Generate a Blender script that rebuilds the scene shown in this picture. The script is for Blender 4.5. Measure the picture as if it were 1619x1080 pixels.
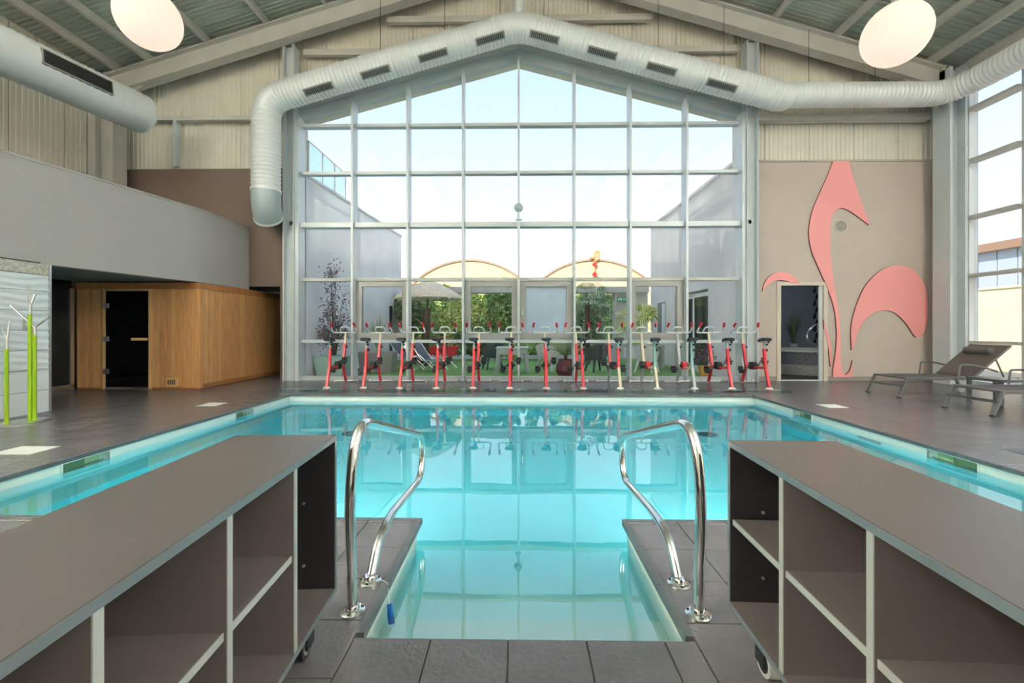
import bpy, bmesh, math, random
from mathutils import Vector, Matrix
random.seed(7)
R = math.radians
for o in list(bpy.data.objects):
    bpy.data.objects.remove(o, do_unlink=True)
SC = bpy.context.scene
COL = SC.collection

# ------------------------------------------------------------------ camera
F_PX, W_PX, H_PX = 690.0, 1619.0, 1080.0
YAW = math.atan(10.5 / F_PX)
CAM_H = 1.2
cd = bpy.data.cameras.new('camera')
cd.sensor_width = 36.0
cd.lens = F_PX / W_PX * 36.0
cd.shift_y = -20.0 / W_PX
cd.clip_start = 0.02
cd.clip_end = 500
cam = bpy.data.objects.new('camera', cd)
COL.objects.link(cam)
cam.location = (0, 0, CAM_H)
cam.rotation_euler = (R(90), 0, YAW)
SC.camera = cam

# ------------------------------------------------------------------ world and sun
SC.view_settings.view_transform = 'Standard'
SC.view_settings.look = 'None'
SC.view_settings.gamma = 1.0
SC.view_settings.use_curve_mapping = False
SC.view_settings.exposure = 1.0
w = bpy.data.worlds.new('sky')
SC.world = w
w.use_nodes = True
nt = w.node_tree
nt.nodes.clear()
tc = nt.nodes.new('ShaderNodeTexCoord')
sx = nt.nodes.new('ShaderNodeSeparateXYZ')
rmp = nt.nodes.new('ShaderNodeValToRGB')
bg = nt.nodes.new('ShaderNodeBackground')
wo = nt.nodes.new('ShaderNodeOutputWorld')
nt.links.new(tc.outputs['Generated'], sx.inputs[0])
nt.links.new(sx.outputs['Z'], rmp.inputs[0])
nt.links.new(rmp.outputs[0], bg.inputs[0])
nt.links.new(bg.outputs[0], wo.inputs[0])
cr = rmp.color_ramp
cr.elements[0].position = 0.0
cr.elements[0].color = (0.92, 0.96, 1.0, 1)
cr.elements[1].position = 1.0
cr.elements[1].color = (0.42, 0.60, 0.90, 1)
e = cr.elements.new(0.2)
e.color = (0.76, 0.87, 0.98, 1)
e = cr.elements.new(0.55)
e.color = (0.50, 0.68, 0.90, 1)
bg.inputs[1].default_value = 0.72

sd = bpy.data.lights.new('sun', 'SUN')
sd.energy = 4.0
sd.angle = R(1.0)
sd.color = (1.0, 0.86, 0.66)
sun = bpy.data.objects.new('sun', sd)
COL.objects.link(sun)
sun.rotation_euler = Vector((0.38, 0.85, -0.42)).to_track_quat('-Z', 'Y').to_euler()
sun.location = (-20, -40, 30)


# ------------------------------------------------------------------ helpers
def at(x, y, D):
    """world point on the plane Y = D that shows at pixel x, y"""
    dx, dz = (x - W_PX / 2) / F_PX, -(y - 520.0) / F_PX
    c, s = math.cos(YAW), math.sin(YAW)
    d = Vector((dx * c - s, dx * s + c, dz))
    return Vector((0, 0, CAM_H)) + d * (D / d.y)


def srgb(r, g, b):
    f = lambda v: ((v / 255 + 0.055) / 1.055) ** 2.4 if v > 10 else v / 255 / 12.92
    return (f(r), f(g), f(b), 1)


MATS = {}


def mat(name, col, rough=0.5, metal=0.0, noise=0.0, nscale=8.0, bump=0.0, bscale=40.0, stretch=(1, 1, 1), spec=0.5,
        emit=None, estr=0.0, trans=0.0):
    m = bpy.data.materials.new(name)
    m.use_nodes = True
    t = m.node_tree
    p = t.nodes['Principled BSDF']
    p.inputs['Base Color'].default_value = col
    p.inputs['Roughness'].default_value = rough
    p.inputs['Metallic'].default_value = metal
    p.inputs['Specular IOR Level'].default_value = spec
    if trans:
        p.inputs['Transmission Weight'].default_value = trans
    if emit:
        p.inputs['Emission Color'].default_value = emit
        p.inputs['Emission Strength'].default_value = estr
    if noise or bump:
        g = t.nodes.new('ShaderNodeNewGeometry')
        mp = t.nodes.new('ShaderNodeMapping')
        mp.inputs['Scale'].default_value = stretch
        t.links.new(g.outputs['Position'], mp.inputs['Vector'])
    if noise:
        n = t.nodes.new('ShaderNodeTexNoise')
        n.inputs['Scale'].default_value = nscale
        n.inputs['Detail'].default_value = 5
        t.links.new(mp.outputs[0], n.inputs['Vector'])
        r = t.nodes.new('ShaderNodeValToRGB')
        r.color_ramp.elements[0].position = 0.3
        r.color_ramp.elements[1].position = 0.7
        r.color_ramp.elements[0].color = tuple(max(0, c * (1 - noise)) for c in col[:3]) + (1,)
        r.color_ramp.elements[1].color = tuple(min(1, c * (1 + noise)) for c in col[:3]) + (1,)
        t.links.new(n.outputs['Fac'], r.inputs[0])
        t.links.new(r.outputs[0], p.inputs['Base Color'])
    if bump:
        n2 = t.nodes.new('ShaderNodeTexNoise')
        n2.inputs['Scale'].default_value = bscale
        n2.inputs['Detail'].default_value = 4
        t.links.new(mp.outputs[0], n2.inputs['Vector'])
        b = t.nodes.new('ShaderNodeBump')
        b.inputs['Strength'].default_value = bump
        b.inputs['Distance'].default_value = 0.01
        t.links.new(n2.outputs['Fac'], b.inputs['Height'])
        t.links.new(b.outputs[0], p.inputs['Normal'])
    MATS[name] = m
    return m


def glass(name, tint=(0.985, 0.99, 0.99, 1), ior=1.3, fog=0.0, rough=0.0):
    m = bpy.data.materials.new(name)
    m.use_nodes = True
    t = m.node_tree
    t.nodes.clear()
    o = t.nodes.new('ShaderNodeOutputMaterial')
    tr = t.nodes.new('ShaderNodeBsdfTransparent')
    tr.inputs[0].default_value = tint
    gl = t.nodes.new('ShaderNodeBsdfGlossy')
    gl.inputs['Roughness'].default_value = rough
    fr = t.nodes.new('ShaderNodeFresnel')
    ge = t.nodes.new('ShaderNodeNewGeometry')
    io = t.nodes.new('ShaderNodeMapRange')
    io.inputs[3].default_value = ior
    io.inputs[4].default_value = 1 / ior
    t.links.new(ge.outputs['Backfacing'], io.inputs[0])
    t.links.new(io.outputs[0], fr.inputs[0])
    mx = t.nodes.new('ShaderNodeMixShader')
    t.links.new(fr.outputs[0], mx.inputs[0])
    t.links.new(tr.outputs[0], mx.inputs[1])
    t.links.new(gl.outputs[0], mx.inputs[2])
    last = mx
    if fog:
        df = t.nodes.new('ShaderNodeBsdfTranslucent')
        df.inputs[0].default_value = (1.0, 1.0, 1.0, 1)
        g = t.nodes.new('ShaderNodeNewGeometry')
        n = t.nodes.new('ShaderNodeTexNoise')
        n.inputs['Scale'].default_value = 1.6
        t.links.new(g.outputs['Position'], n.inputs['Vector'])
        mr = t.nodes.new('ShaderNodeMapRange')
        mr.inputs[1].default_value = 0.3
        mr.inputs[2].default_value = 0.7
        mr.inputs[3].default_value = fog * 0.8
        mr.inputs[4].default_value = fog
        t.links.new(n.outputs['Fac'], mr.inputs[0])
        m2 = t.nodes.new('ShaderNodeMixShader')
        t.links.new(mr.outputs[0], m2.inputs[0])
        t.links.new(mx.outputs[0], m2.inputs[1])
        t.links.new(df.outputs[0], m2.inputs[2])
        last = m2
    t.links.new(last.outputs[0], o.inputs[0])
    MATS[name] = m
    return m


class MB:
    def __init__(s):
        s.v, s.f = [], []

    def add(s, vs, fs):
        k = len(s.v)
        s.v += [tuple(v) for v in vs]
        s.f += [tuple(i + k for i in f) for f in fs]
        return s

    def box(s, x0, x1, y0, y1, z0, z1):
        return s.add([(x0, y0, z0), (x1, y0, z0), (x1, y1, z0), (x0, y1, z0), (x0, y0, z1), (x1, y0, z1), (x1, y1, z1), (x0, y1, z1)],
                     [(0, 3, 2, 1), (4, 5, 6, 7), (0, 1, 5, 4), (1, 2, 6, 5), (2, 3, 7, 6), (3, 0, 4, 7)])

    def bar(s, p0, p1, w, h, up=(0, 0, 1)):
        """box of width w (sideways) and height h (along up) from p0 to p1"""
        p0, p1 = Vector(p0), Vector(p1)
        d = (p1 - p0).normalized()
        u = Vector(up)
        side = d.cross(u)
        if side.length < 1e-5:
            side = d.cross(Vector((0, 1, 0)))
        side.normalize()
        u = side.cross(d).normalized()
        vs = []
        for p in (p0, p1):
            for a, b in ((-1, -1), (1, -1), (1, 1), (-1, 1)):
                vs.append(p + side * a * w / 2 + u * b * h / 2)
        return s.add(vs, [(0, 1, 2, 3), (7, 6, 5, 4), (0, 4, 5, 1), (1, 5, 6, 2), (2, 6, 7, 3), (3, 7, 4, 0)])

    def tube(s, pts, r, n=12, caps=True, flat=1.0):
        pts = [Vector(p) for p in pts]
        rs = r if isinstance(r, (list, tuple)) else [r] * len(pts)
        d0 = (pts[1] - pts[0]).normalized()
        ref = Vector((0, 0, 1)) if abs(d0.z) < 0.9 else Vector((0, 1, 0))
        a = d0.cross(ref).normalized()
        k = len(s.v)
        for i, p in enumerate(pts):
            if i == 0:
                d = d0
            elif i == len(pts) - 1:
                d = (pts[i] - pts[i - 1]).normalized()
            else:
                d = ((pts[i + 1] - p).normalized() + (p - pts[i - 1]).normalized()).normalized()
            a = (a - d * a.dot(d)).normalized()
            b = d.cross(a)
            for j in range(n):
                t = 2 * math.pi * j / n
                s.v.append(tuple(p + a * math.cos(t) * rs[i] + b * math.sin(t) * rs[i] * flat))
        for i in range(len(pts) - 1):
            for j in range(n):
                j2 = (j + 1) % n
                s.f.append((k + i * n + j, k + i * n + j2, k + (i + 1) * n + j2, k + (i + 1) * n + j))
        if caps:
            s.f.append(tuple(k + j for j in range(n))[::-1])
            e = k + (len(pts) - 1) * n
            s.f.append(tuple(e + j for j in range(n)))
        return s

    def lathe(s, prof, c=(0, 0, 0), n=20, sx=1.0, sy=1.0):
        k = len(s.v)
        for r, z in prof:
            for j in range(n):
                t = 2 * math.pi * j / n
                s.v.append((c[0] + r * sx * math.cos(t), c[1] + r * sy * math.sin(t), c[2] + z))
        m = len(prof)
        for i in range(m - 1):
            for j in range(n):
                j2 = (j + 1) % n
                s.f.append((k + i * n + j, k + i * n + j2, k + (i + 1) * n + j2, k + (i + 1) * n + j))
        s.f.append(tuple(k + j for j in range(n))[::-1])
        s.f.append(tuple(k + (m - 1) * n + j for j in range(n)))
        return s

    def prism(s, poly, axis, a, b):
        """extrude a 2-D outline: axis 'y' takes (x,z), 'x' takes (y,z), 'z' takes (x,y)"""
        def put(p, t):
            if axis == 'y':
                return (p[0], t, p[1])
            if axis == 'x':
                return (t, p[0], p[1])
            return (p[0], p[1], t)
        n = len(poly)
        vs = [put(p, a) for p in poly] + [put(p, b) for p in poly]
        fs = [tuple(range(n))[::-1], tuple(range(n, 2 * n))]
        fs += [(i, (i + 1) % n, n + (i + 1) % n, n + i) for i in range(n)]
        return s.add(vs, fs)

    def mesh(s, name, m, smooth=False):
        me = bpy.data.meshes.new(name)
        me.from_pydata(s.v, [], s.f)
        bm = bmesh.new()
        bm.from_mesh(me)
        bmesh.ops.recalc_face_normals(bm, faces=bm.faces)
        bm.to_mesh(me)
        bm.free()
        me.materials.append(MATS[m] if isinstance(m, str) else m)
        if smooth:
            me.shade_smooth()
            me.set_sharp_from_angle(angle=R(40))
        return me

    def build(s, name, m, parent=None, smooth=False, bevel=0.0, origin=None):
        me = s.mesh(name, m, smooth)
        o = bpy.data.objects.new(name, me)
        COL.objects.link(o)
        if parent:
            o.parent = parent
        if origin:
            me.transform(Matrix.Translation(-Vector(origin)))
            o.location = origin
        if bevel:
            b = o.modifiers.new('bevel', 'BEVEL')
            b.width = bevel
            b.segments = 2
            b.limit_method = 'ANGLE'
        return o


def inst(name, me, loc, parent=None, rot=None):
    o = bpy.data.objects.new(name, me)
    COL.objects.link(o)
    o.location = loc
    if rot:
        o.rotation_euler = rot
    o.parent = parent
    return o


def empty(name, loc=(0, 0, 0), rz=0.0):
    o = bpy.data.objects.new(name, None)
    o.empty_display_size = 0.1
    COL.objects.link(o)
    o.location = loc
    o.rotation_euler = (0, 0, rz)
    return o


def tag(o, label, cat, group=None, kind=None):
    o['label'] = label
    o['category'] = cat
    if group:
        o['group'] = group
    if kind:
        o['kind'] = kind
    return o


def struct(o, label, cat):
    return tag(o, label, cat, kind='structure')


def copy_tree(o, parent=None):
    c = o.copy()
    COL.objects.link(c)
    c.parent = parent
    for ch in list(o.children):
        copy_tree(ch, c)
    return c


def fillet(pts, r, n=6):
    pts = [Vector(p) for p in pts]
    out = [pts[0]]
    for i in range(1, len(pts) - 1):
        p, a, b = pts[i], pts[i - 1], pts[i + 1]
        rr = r[i - 1] if isinstance(r, (list, tuple)) else r
        da, db = (a - p), (b - p)
        la, lb = min(rr, da.length * 0.49), min(rr, db.length * 0.49)
        s, e = p + da.normalized() * la, p + db.normalized() * lb
        for k in range(n + 1):
            t = k / n
            out.append(s * (1 - t) ** 2 + p * 2 * t * (1 - t) + e * t * t)
    out.append(pts[-1])
    return out


def resample(pts, step):
    pts = [Vector(p) for p in pts]
    out = [pts[0]]
    for a, b in zip(pts, pts[1:]):
        n = max(1, round((b - a).length / step))
        for k in range(1, n + 1):
            out.append(a.lerp(b, k / n))
    return out


# ------------------------------------------------------------------ materials
mat('tile', srgb(102, 97, 99), 0.27, noise=0.14, nscale=3.0, bump=0.35, bscale=45, spec=0.6)
mat('grout', srgb(70, 66, 66), 0.8)
mat('coping', srgb(92, 94, 96), 0.4, noise=0.1)
mat('liner', srgb(240, 242, 230), 0.5, noise=0.02, nscale=2)
mat('skimmer', srgb(188, 196, 140), 0.45)
mat('skimmer_dark', srgb(90, 120, 84), 0.5)
mat('white_plastic', srgb(232, 230, 224), 0.4, noise=0.04)
mat('clad', srgb(226, 219, 204), 0.55, noise=0.05, nscale=2.5)
mat('roofing', srgb(178, 184, 170), 0.6, noise=0.06, nscale=2)
mat('steel', srgb(196, 192, 184), 0.45, noise=0.05, nscale=3)
mat('steel_cool', srgb(200, 206, 208), 0.4, noise=0.03, nscale=3)
mat('alu', srgb(206, 210, 212), 0.35, 0.15)
mat('alu_sash', srgb(158, 154, 150), 0.4, 0.1)
mat('duct', srgb(234, 235, 234), 0.35, 0.1, noise=0.03, nscale=3)
mat('duct_grey', srgb(168, 178, 180), 0.5)
mat('grille', srgb(40, 42, 44), 0.6)
mat('grille_frame', srgb(150, 150, 146), 0.5)
mat('taupe', srgb(190, 175, 165), 0.75, noise=0.03, nscale=1.5)
mat('brown', srgb(108, 90, 80), 0.75, noise=0.04, nscale=1.5)
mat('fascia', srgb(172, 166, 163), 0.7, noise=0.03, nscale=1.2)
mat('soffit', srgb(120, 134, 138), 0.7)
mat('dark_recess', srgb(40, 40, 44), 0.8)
mat('wood', srgb(206, 148, 94), 0.5, noise=0.22, nscale=5, stretch=(9, 9, 0.5))
mat('wood_light', srgb(222, 180, 124), 0.5, noise=0.12, nscale=5, stretch=(9, 9, 0.6))
mat('wood_edge', srgb(176, 116, 68), 0.55, noise=0.2, nscale=5, stretch=(6, 6, 0.8))
mat('smoked_glass', srgb(10, 11, 13), 0.06, spec=0.5)
mat('teal_glass', srgb(20, 30, 34), 0.1, spec=0.5)
mat('chrome', (0.82, 0.81, 0.79, 1), 0.09, 1.0)
mat('brushed', (0.66, 0.66, 0.66, 1), 0.3, 1.0)
mat('wall_tile', srgb(238, 242, 244), 0.25, bump=0.5, bscale=9, stretch=(0.6, 0.6, 4))
mat('stone_strip', srgb(196, 190, 178), 0.5, noise=0.3, nscale=22)
mat('lime', srgb(146, 180, 20), 0.35)
mat('pink', srgb(238, 156, 154), 0.55, noise=0.03, nscale=1)
mat('pink_edge', srgb(96, 44, 44), 0.7)
mat('speaker_grey', srgb(150, 142, 134), 0.7, bump=0.4, bscale=300)
mat('door_frame', srgb(206, 194, 178), 0.5)
mat('baseboard', srgb(140, 130, 124), 0.5)
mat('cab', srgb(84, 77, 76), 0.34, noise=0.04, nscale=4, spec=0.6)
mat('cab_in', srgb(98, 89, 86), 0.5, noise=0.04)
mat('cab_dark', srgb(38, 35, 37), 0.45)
mat('cab_edge', srgb(178, 178, 172), 0.4)
mat('cab_edge_dark', srgb(104, 112, 116), 0.35)
mat('rubber', srgb(24, 24, 26), 0.6)
mat('wheel_grey', srgb(196, 194, 188), 0.45)
mat('bike_silver', srgb(232, 234, 236), 0.25, 0.1)
mat('bike_red', srgb(206, 42, 54), 0.35, noise=0.06)
mat('bike_beige', srgb(214, 200, 172), 0.4)
mat('bike_teal', srgb(124, 164, 158), 0.4)
mat('bike_grey', srgb(170, 176, 176), 0.35)
mat('bike_black', srgb(26, 28, 32), 0.5)
mat('bike_white', srgb(232, 232, 228), 0.4)
mat('grip_red', srgb(200, 40, 52), 0.6)
mat('lounger_frame', srgb(112, 112, 112), 0.3, 0.5)
mat('lounger_mesh', srgb(86, 78, 74), 0.7, bump=0.4, bscale=400)
mat('pillow', srgb(96, 88, 84), 0.6, bump=0.2, bscale=120)
mat('blue_plastic', srgb(12, 92, 180), 0.4)
mat('concrete_l', srgb(232, 230, 232), 0.85, noise=0.07, nscale=1.2)
mat('concrete_r', srgb(238, 226, 222), 0.85, noise=0.07, nscale=1.2, stretch=(1, 1, 0.5))
mat('grass', srgb(118, 158, 84), 0.9, noise=0.3, nscale=9)
mat('paving', srgb(176, 172, 162), 0.9, noise=0.1)
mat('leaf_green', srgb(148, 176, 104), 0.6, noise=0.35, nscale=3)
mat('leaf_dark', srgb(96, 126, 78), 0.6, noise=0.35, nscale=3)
mat('leaf_lime', srgb(204, 214, 128), 0.6, noise=0.3, nscale=3)
mat('leaf_purple', srgb(120, 98, 100), 0.7, noise=0.3, nscale=5)
mat('leaf_grey', srgb(150, 168, 134), 0.6, noise=0.25, nscale=4)
mat('bark', srgb(86, 70, 58), 0.9, noise=0.3, nscale=12)
mat('thatch', srgb(244, 218, 194), 0.9, noise=0.25, nscale=14, stretch=(1, 1, 4))
mat('vault_wall', srgb(200, 184, 154), 0.85, noise=0.05, nscale=2, bump=0.5, bscale=3, stretch=(0.1, 0.1, 5))
mat('vault_edge', srgb(150, 132, 112), 0.8)
mat('canopy', srgb(198, 196, 190), 0.8, noise=0.1)
mat('pot_teal', srgb(156, 184, 178), 0.6)
mat('pot_grey', srgb(150, 146, 144), 0.7)
mat('pot_red', srgb(206, 42, 44), 0.4)
mat('pot_wine', srgb(110, 34, 52), 0.35)
mat('pot_lime', srgb(170, 210, 40), 0.4)
mat('pot_orange', srgb(226, 160, 74), 0.6)
mat('chair_dark', srgb(78, 84, 94), 0.5)
mat('chair_white', srgb(226, 222, 224), 0.45)
mat('table_grey', srgb(186, 188, 190), 0.5)
mat('exit_green', srgb(60, 180, 120), 0.5)
mat('pvc', srgb(238, 238, 236), 0.4)
mat('sunlit_wall', srgb(248, 234, 208), 0.9, noise=0.05, nscale=2)
mat('shed_blue', srgb(190, 204, 222), 0.5)
mat('shed_roof', srgb(168, 138, 118), 0.8)
mat('spa_wall', srgb(150, 160, 168), 0.5)
mat('mosaic', srgb(130, 136, 146), 0.25, noise=0.55, nscale=45)
mat('mosaic_light', srgb(190, 192, 192), 0.25, noise=0.4, nscale=40)
mat('motif', srgb(34, 36, 42), 0.6)
mat('orange', srgb(222, 150, 96), 0.6)
mat('globe', srgb(120, 112, 104), 0.5, emit=(1.0, 0.82, 0.66, 1), estr=0.46, spec=0.1)
glass('pane_glass')
glass('fog_glass', fog=0.8)
glass('clear_plastic', tint=(0.82, 0.93, 0.92, 1), ior=1.4)

m = bpy.data.materials.new('water')
m.use_nodes = True
t = m.node_tree
t.nodes.clear()
o_ = t.nodes.new('ShaderNodeOutputMaterial')
gb = t.nodes.new('ShaderNodeBsdfGlass')
gb.inputs['IOR'].default_value = 1.333
gb.inputs['Roughness'].default_value = 0.0
va = t.nodes.new('ShaderNodeVolumeAbsorption')
va.inputs['Color'].default_value = (0.0, 0.89, 1.0, 1)
va.inputs['Density'].default_value = 0.8
g_ = t.nodes.new('ShaderNodeNewGeometry')
n_ = t.nodes.new('ShaderNodeTexNoise')
n_.inputs['Scale'].default_value = 2.2
n_.inputs['Detail'].default_value = 2
b_ = t.nodes.new('ShaderNodeBump')
b_.inputs['Strength'].default_value = 0.05
b_.inputs['Distance'].default_value = 0.02
t.links.new(g_.outputs['Position'], n_.inputs['Vector'])
t.links.new(n_.outputs['Fac'], b_.inputs['Height'])
t.links.new(b_.outputs[0], gb.inputs['Normal'])
gg = t.nodes.new('ShaderNodeBsdfGlossy')
gg.inputs['Roughness'].default_value = 0.0
t.links.new(b_.outputs[0], gg.inputs['Normal'])
mm = t.nodes.new('ShaderNodeMixShader')
mm.inputs[0].default_value = 0.15
t.links.new(gb.outputs[0], mm.inputs[1])
t.links.new(gg.outputs[0], mm.inputs[2])
t.links.new(mm.outputs[0], o_.inputs['Surface'])
t.links.new(va.outputs[0], o_.inputs['Volume'])
MATS['water'] = m

# ------------------------------------------------------------------ main dimensions (metres)
D = 10.2                       # inner face of the gable wall
XL, XR, YB = -9.6, 9.9, -6.0
PX0, PX1, PY0, PY1 = -4.2, 4.25, 2.73, 7.95     # pool
IX0, IX1, IY0 = -0.64, 0.68, 1.69               # stair inlet
WATER = -0.12
BED = -1.05
ZR = lambda x: 9.75 - 0.30 * abs(x)             # top of the rafter
ZROOF = lambda x: ZR(x) + 0.2                   # underside of the roof sheets
ZG = lambda x: 7.46 - 0.27 * abs(x)             # top edge of the gable glass
TRANS = [0.91, 2.35, 3.61, 4.83, 5.94]

# ------------------------------------------------------------------ floor
fb = MB()
for x0, x1, y0, y1 in ((XL - 0.2, PX0, YB, 13.2), (PX1, XR + 0.2, YB, 10.4), (PX0, PX1, PY1, 10.45), (PX0, IX0, YB, PY0), (IX1, PX1, YB, PY0), (IX0, IX1, YB, IY0),
                       (5.6, 10.2, 10.4, 13.7)):
    fb.box(x0, x1, y0, y1, -0.03, -0.006)
floor = fb.build('floor', 'grout')
struct(floor, 'dark grey-brown tiled deck floor all around the pool', 'floor')
rects = []


def grid(x0, x1, y0, y1, px, py, stagger=0.0, ax=None, ay=None):
    ax = x0 if ax is None else ax
    ay = y0 if ay is None else ay
    j = math.floor((y0 - ay) / py)
    while ay + j * py < y1 - 1e-6:
        ya, yb = max(y0, ay + j * py), min(y1, ay + (j + 1) * py)
        off = (j % 2) * stagger * px
        i = math.floor((x0 - ax - off) / px)
        while ax + off + i * px < x1 - 1e-6:
            xa, xb = max(x0, ax + off + i * px), min(x1, ax + off + (i + 1) * px)
            if xb - xa > 0.02 and yb - ya > 0.02:
                rects.append((xa, xb, ya, yb))
            i += 1
        j += 1


grid(XL, PX0, YB + 5.5, 12.4, 0.6, 0.3, 0.5, ax=PX0, ay=PY0)
grid(PX1, XR, YB + 5.5, D, 0.6, 0.3, 0.5, ax=PX1, ay=PY0)
grid(PX0, PX1, PY1, D + 0.2, 0.6, 0.3, 0.5)
grid(PX0, IX0, -0.4, PY0, 0.3, 0.3, 0.0, ax=IX0, ay=IY0 + 0.1)
grid(IX1, PX1, -0.4, PY0, 0.3, 0.3, 0.0, ax=IX1, ay=IY0 + 0.1)
grid(IX0, IX1, -0.4, IY0, 0.3, 0.3, 0.0, ax=-0.34, ay=IY0)


def shows(r):
    cx, cy = (r[0] + r[1]) / 2, (r[2] + r[3]) / 2
    if cy < 1.3 or abs(cx) > cy * 1.2 + 0.3:
        return 0
    if cy < 1.75 and (cx < -0.85 or cx > 0.95):
        return 0
    return (r[1] - r[0]) * (r[3] - r[2]) / cy ** 3


rects.sort(key=shows, reverse=True)
GAP = 0.0022
tile_meshes = {}
stuff = MB()
for k, (x0, x1, y0, y1) in enumerate(rects):
    if k < 290:
        key = (round(x1 - x0, 3), round(y1 - y0, 3))
        if key not in tile_meshes:
            a, b = key[0] / 2 - GAP, key[1] / 2 - GAP
            tb = MB()
            c = 0.002
            tb.add([(-a, -b, -0.01), (a, -b, -0.01), (a, b, -0.01), (-a, b, -0.01), (-a, -b, -c), (a, -b, -c), (a, b, -c), (-a, b, -c),
                    (-a + c, -b + c, 0), (a - c, -b + c, 0), (a - c, b - c, 0), (-a + c, b - c, 0)],
                   [(0, 3, 2, 1), (8, 9, 10, 11)] + [(i, (i + 1) % 4, 4 + (i + 1) % 4, 4 + i) for i in range(4)] +
                   [(4 + i, 4 + (i + 1) % 4, 8 + (i + 1) % 4, 8 + i) for i in range(4)])
            tile_meshes[key] = tb.mesh('tile', 'tile')
        inst('tile', tile_meshes[key], ((x0 + x1) / 2, (y0 + y1) / 2, random.uniform(-0.0006, 0.0)), floor)
    else:
        stuff.box(x0 + GAP, x1 - GAP, y0 + GAP, y1 - GAP, -0.01, 0)
so = stuff.build('tile_field', 'tile', floor)
so['kind'] = 'stuff'
# coping nosing, one piece per 0.6 m
cw, ch = 0.03, 0.035


def coping(x0, y0, x1, y1, nx, ny, step=0.6):
    L = math.hypot(x1 - x0, y1 - y0)
    n = max(1, round(L / step))
    dx, dy = (x1 - x0) / n, (y1 - y0) / n
    g = 0.002
    for i in range(n):
        ax, ay = x0 + dx * i, y0 + dy * i
        bx, by = ax + dx, ay + dy
        l = math.hypot(dx, dy)
        ux, uy = dx / l * g, dy / l * g
        c = MB()
        xs = sorted((ax + ux, bx - ux, ax + nx * cw))if dx == 0 else sorted((ax + ux, bx - ux))
        if dx == 0:
            xs = sorted((ax - nx * 0.004, ax + nx * cw))
            ys = sorted((ay + uy, by - uy))
        else:
            xs = sorted((ax + ux, bx - ux))
            ys = sorted((ay - ny * 0.004, ay + ny * cw))
        c.box(xs[0], xs[-1], ys[0], ys[-1], -ch, 0.001)
        c.build('coping_tile', 'coping', floor)


coping(PX0, PY0, PX0, PY1, 1, 0)
coping(PX1, PY0, PX1, PY1, -1, 0)
coping(PX0 + cw, PY1, PX1 - cw, PY1, 0, -1)
coping(PX0, PY0, IX0, PY0, 0, 1)
coping(IX1, PY0, PX1, PY0, 0, 1)
coping(IX0, IY0 + 0.02, IX0, PY0 + cw, 1, 0, 0.3)
coping(IX1, IY0 + 0.02, IX1, PY0 + cw, -1, 0, 0.3)

# ------------------------------------------------------------------ pool
pool = empty('pool', (0, 5.3, BED))
struct(pool, 'rectangular indoor pool with pale liner and entry stairs', 'pool')


def pp(b, name, m, **k):
    o = b.build(name, m, **k)
    o.parent = pool
    o.matrix_parent_inverse = Matrix.Translation((0, -5.3, -BED))
    return o


TOP = -0.034
sk_l = [(4.18, 0.46), (6.62, 0.42)]
sk_r = [(4.35, 0.5), (6.6, 0.42)]


def side_wall(x_in, x_out, sks, nm):
    b = MB()
    xa, xb = min(x_in, x_out), max(x_in, x_out)
    y = PY0 - 0.2
    for c, wd in sks:
        b.box(xa, xb, y, c - wd / 2, BED - 0.1, TOP)
        b.box(xa, xb, c - wd / 2, c + wd / 2, BED - 0.1, -0.19)
        y = c + wd / 2
    b.box(xa, xb, y, PY1 + 0.2, BED - 0.1, TOP)
    pp(b, 'pool_wall', 'liner')
    s = 1 if x_out > x_in else -1
    for c, wd in sks:
        f = MB()
        fx = sorted((x_in - s * 0.012, x_in + s * 0.01))
        h0, h1, t = -0.2, TOP - 0.004, 0.018
        f.box(fx[0], fx[1], c - wd / 2 - t, c - wd / 2, h0, h1).box(fx[0], fx[1], c + wd / 2, c + wd / 2 + t, h0, h1)
        f.box(fx[0], fx[1], c - wd / 2, c + wd / 2, h1 - 0.012, h1).box(fx[0], fx[1], c - wd / 2, c + wd / 2, h0, h0 + 0.014)
        fo = pp(f, 'skimmer', 'liner')
        r = MB()
        bx = sorted((x_in + s * 0.10, x_in + s * 0.12))
        r.box(bx[0], bx[1], c - wd / 2, c + wd / 2, h0, h1)
        ro = pp(r, 'skimmer_back', 'skimmer')
        fl = MB()
        fx2 = sorted((x_in + s * 0.03, x_in + s * 0.04))
        fl.box(fx2[0], fx2[1], c - wd * 0.48, c + wd * 0.02, h0, -0.06)
        pp(fl, 'skimmer_flap', 'skimmer_dark')


side_wall(PX0, PX0 - 0.2, sk_l, 'l')
side_wall(PX1, PX1 + 0.2, sk_r, 'r')
pp(MB().box(PX0 - 0.2, PX1 + 0.2, PY1, PY1 + 0.2, BED - 0.1, TOP), 'pool_wall', 'liner')
pp(MB().box(PX0 - 0.2, IX0, PY0 - 0.2, PY0, BED - 0.1, TOP), 'pool_wall', 'liner')
pp(MB().box(IX1, PX1 + 0.2, PY0 - 0.2, PY0, BED - 0.1, TOP), 'pool_wall', 'liner')
pp(MB().box(IX0 - 0.2, IX0, IY0 - 0.2, PY0 - 0.2, BED - 0.1, TOP), 'pool_wall', 'liner')
pp(MB().box(IX1, IX1 + 0.2, IY0 - 0.2, PY0 - 0.2, BED - 0.1, TOP), 'pool_wall', 'liner')
pp(MB().box(IX0, IX1, IY0 - 0.2, IY0, BED - 0.1, -0.03), 'pool_wall', 'liner')
pp(MB().box(PX0, PX1, PY0, PY1, BED - 0.2, BED), 'pool_bed', 'liner')
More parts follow.
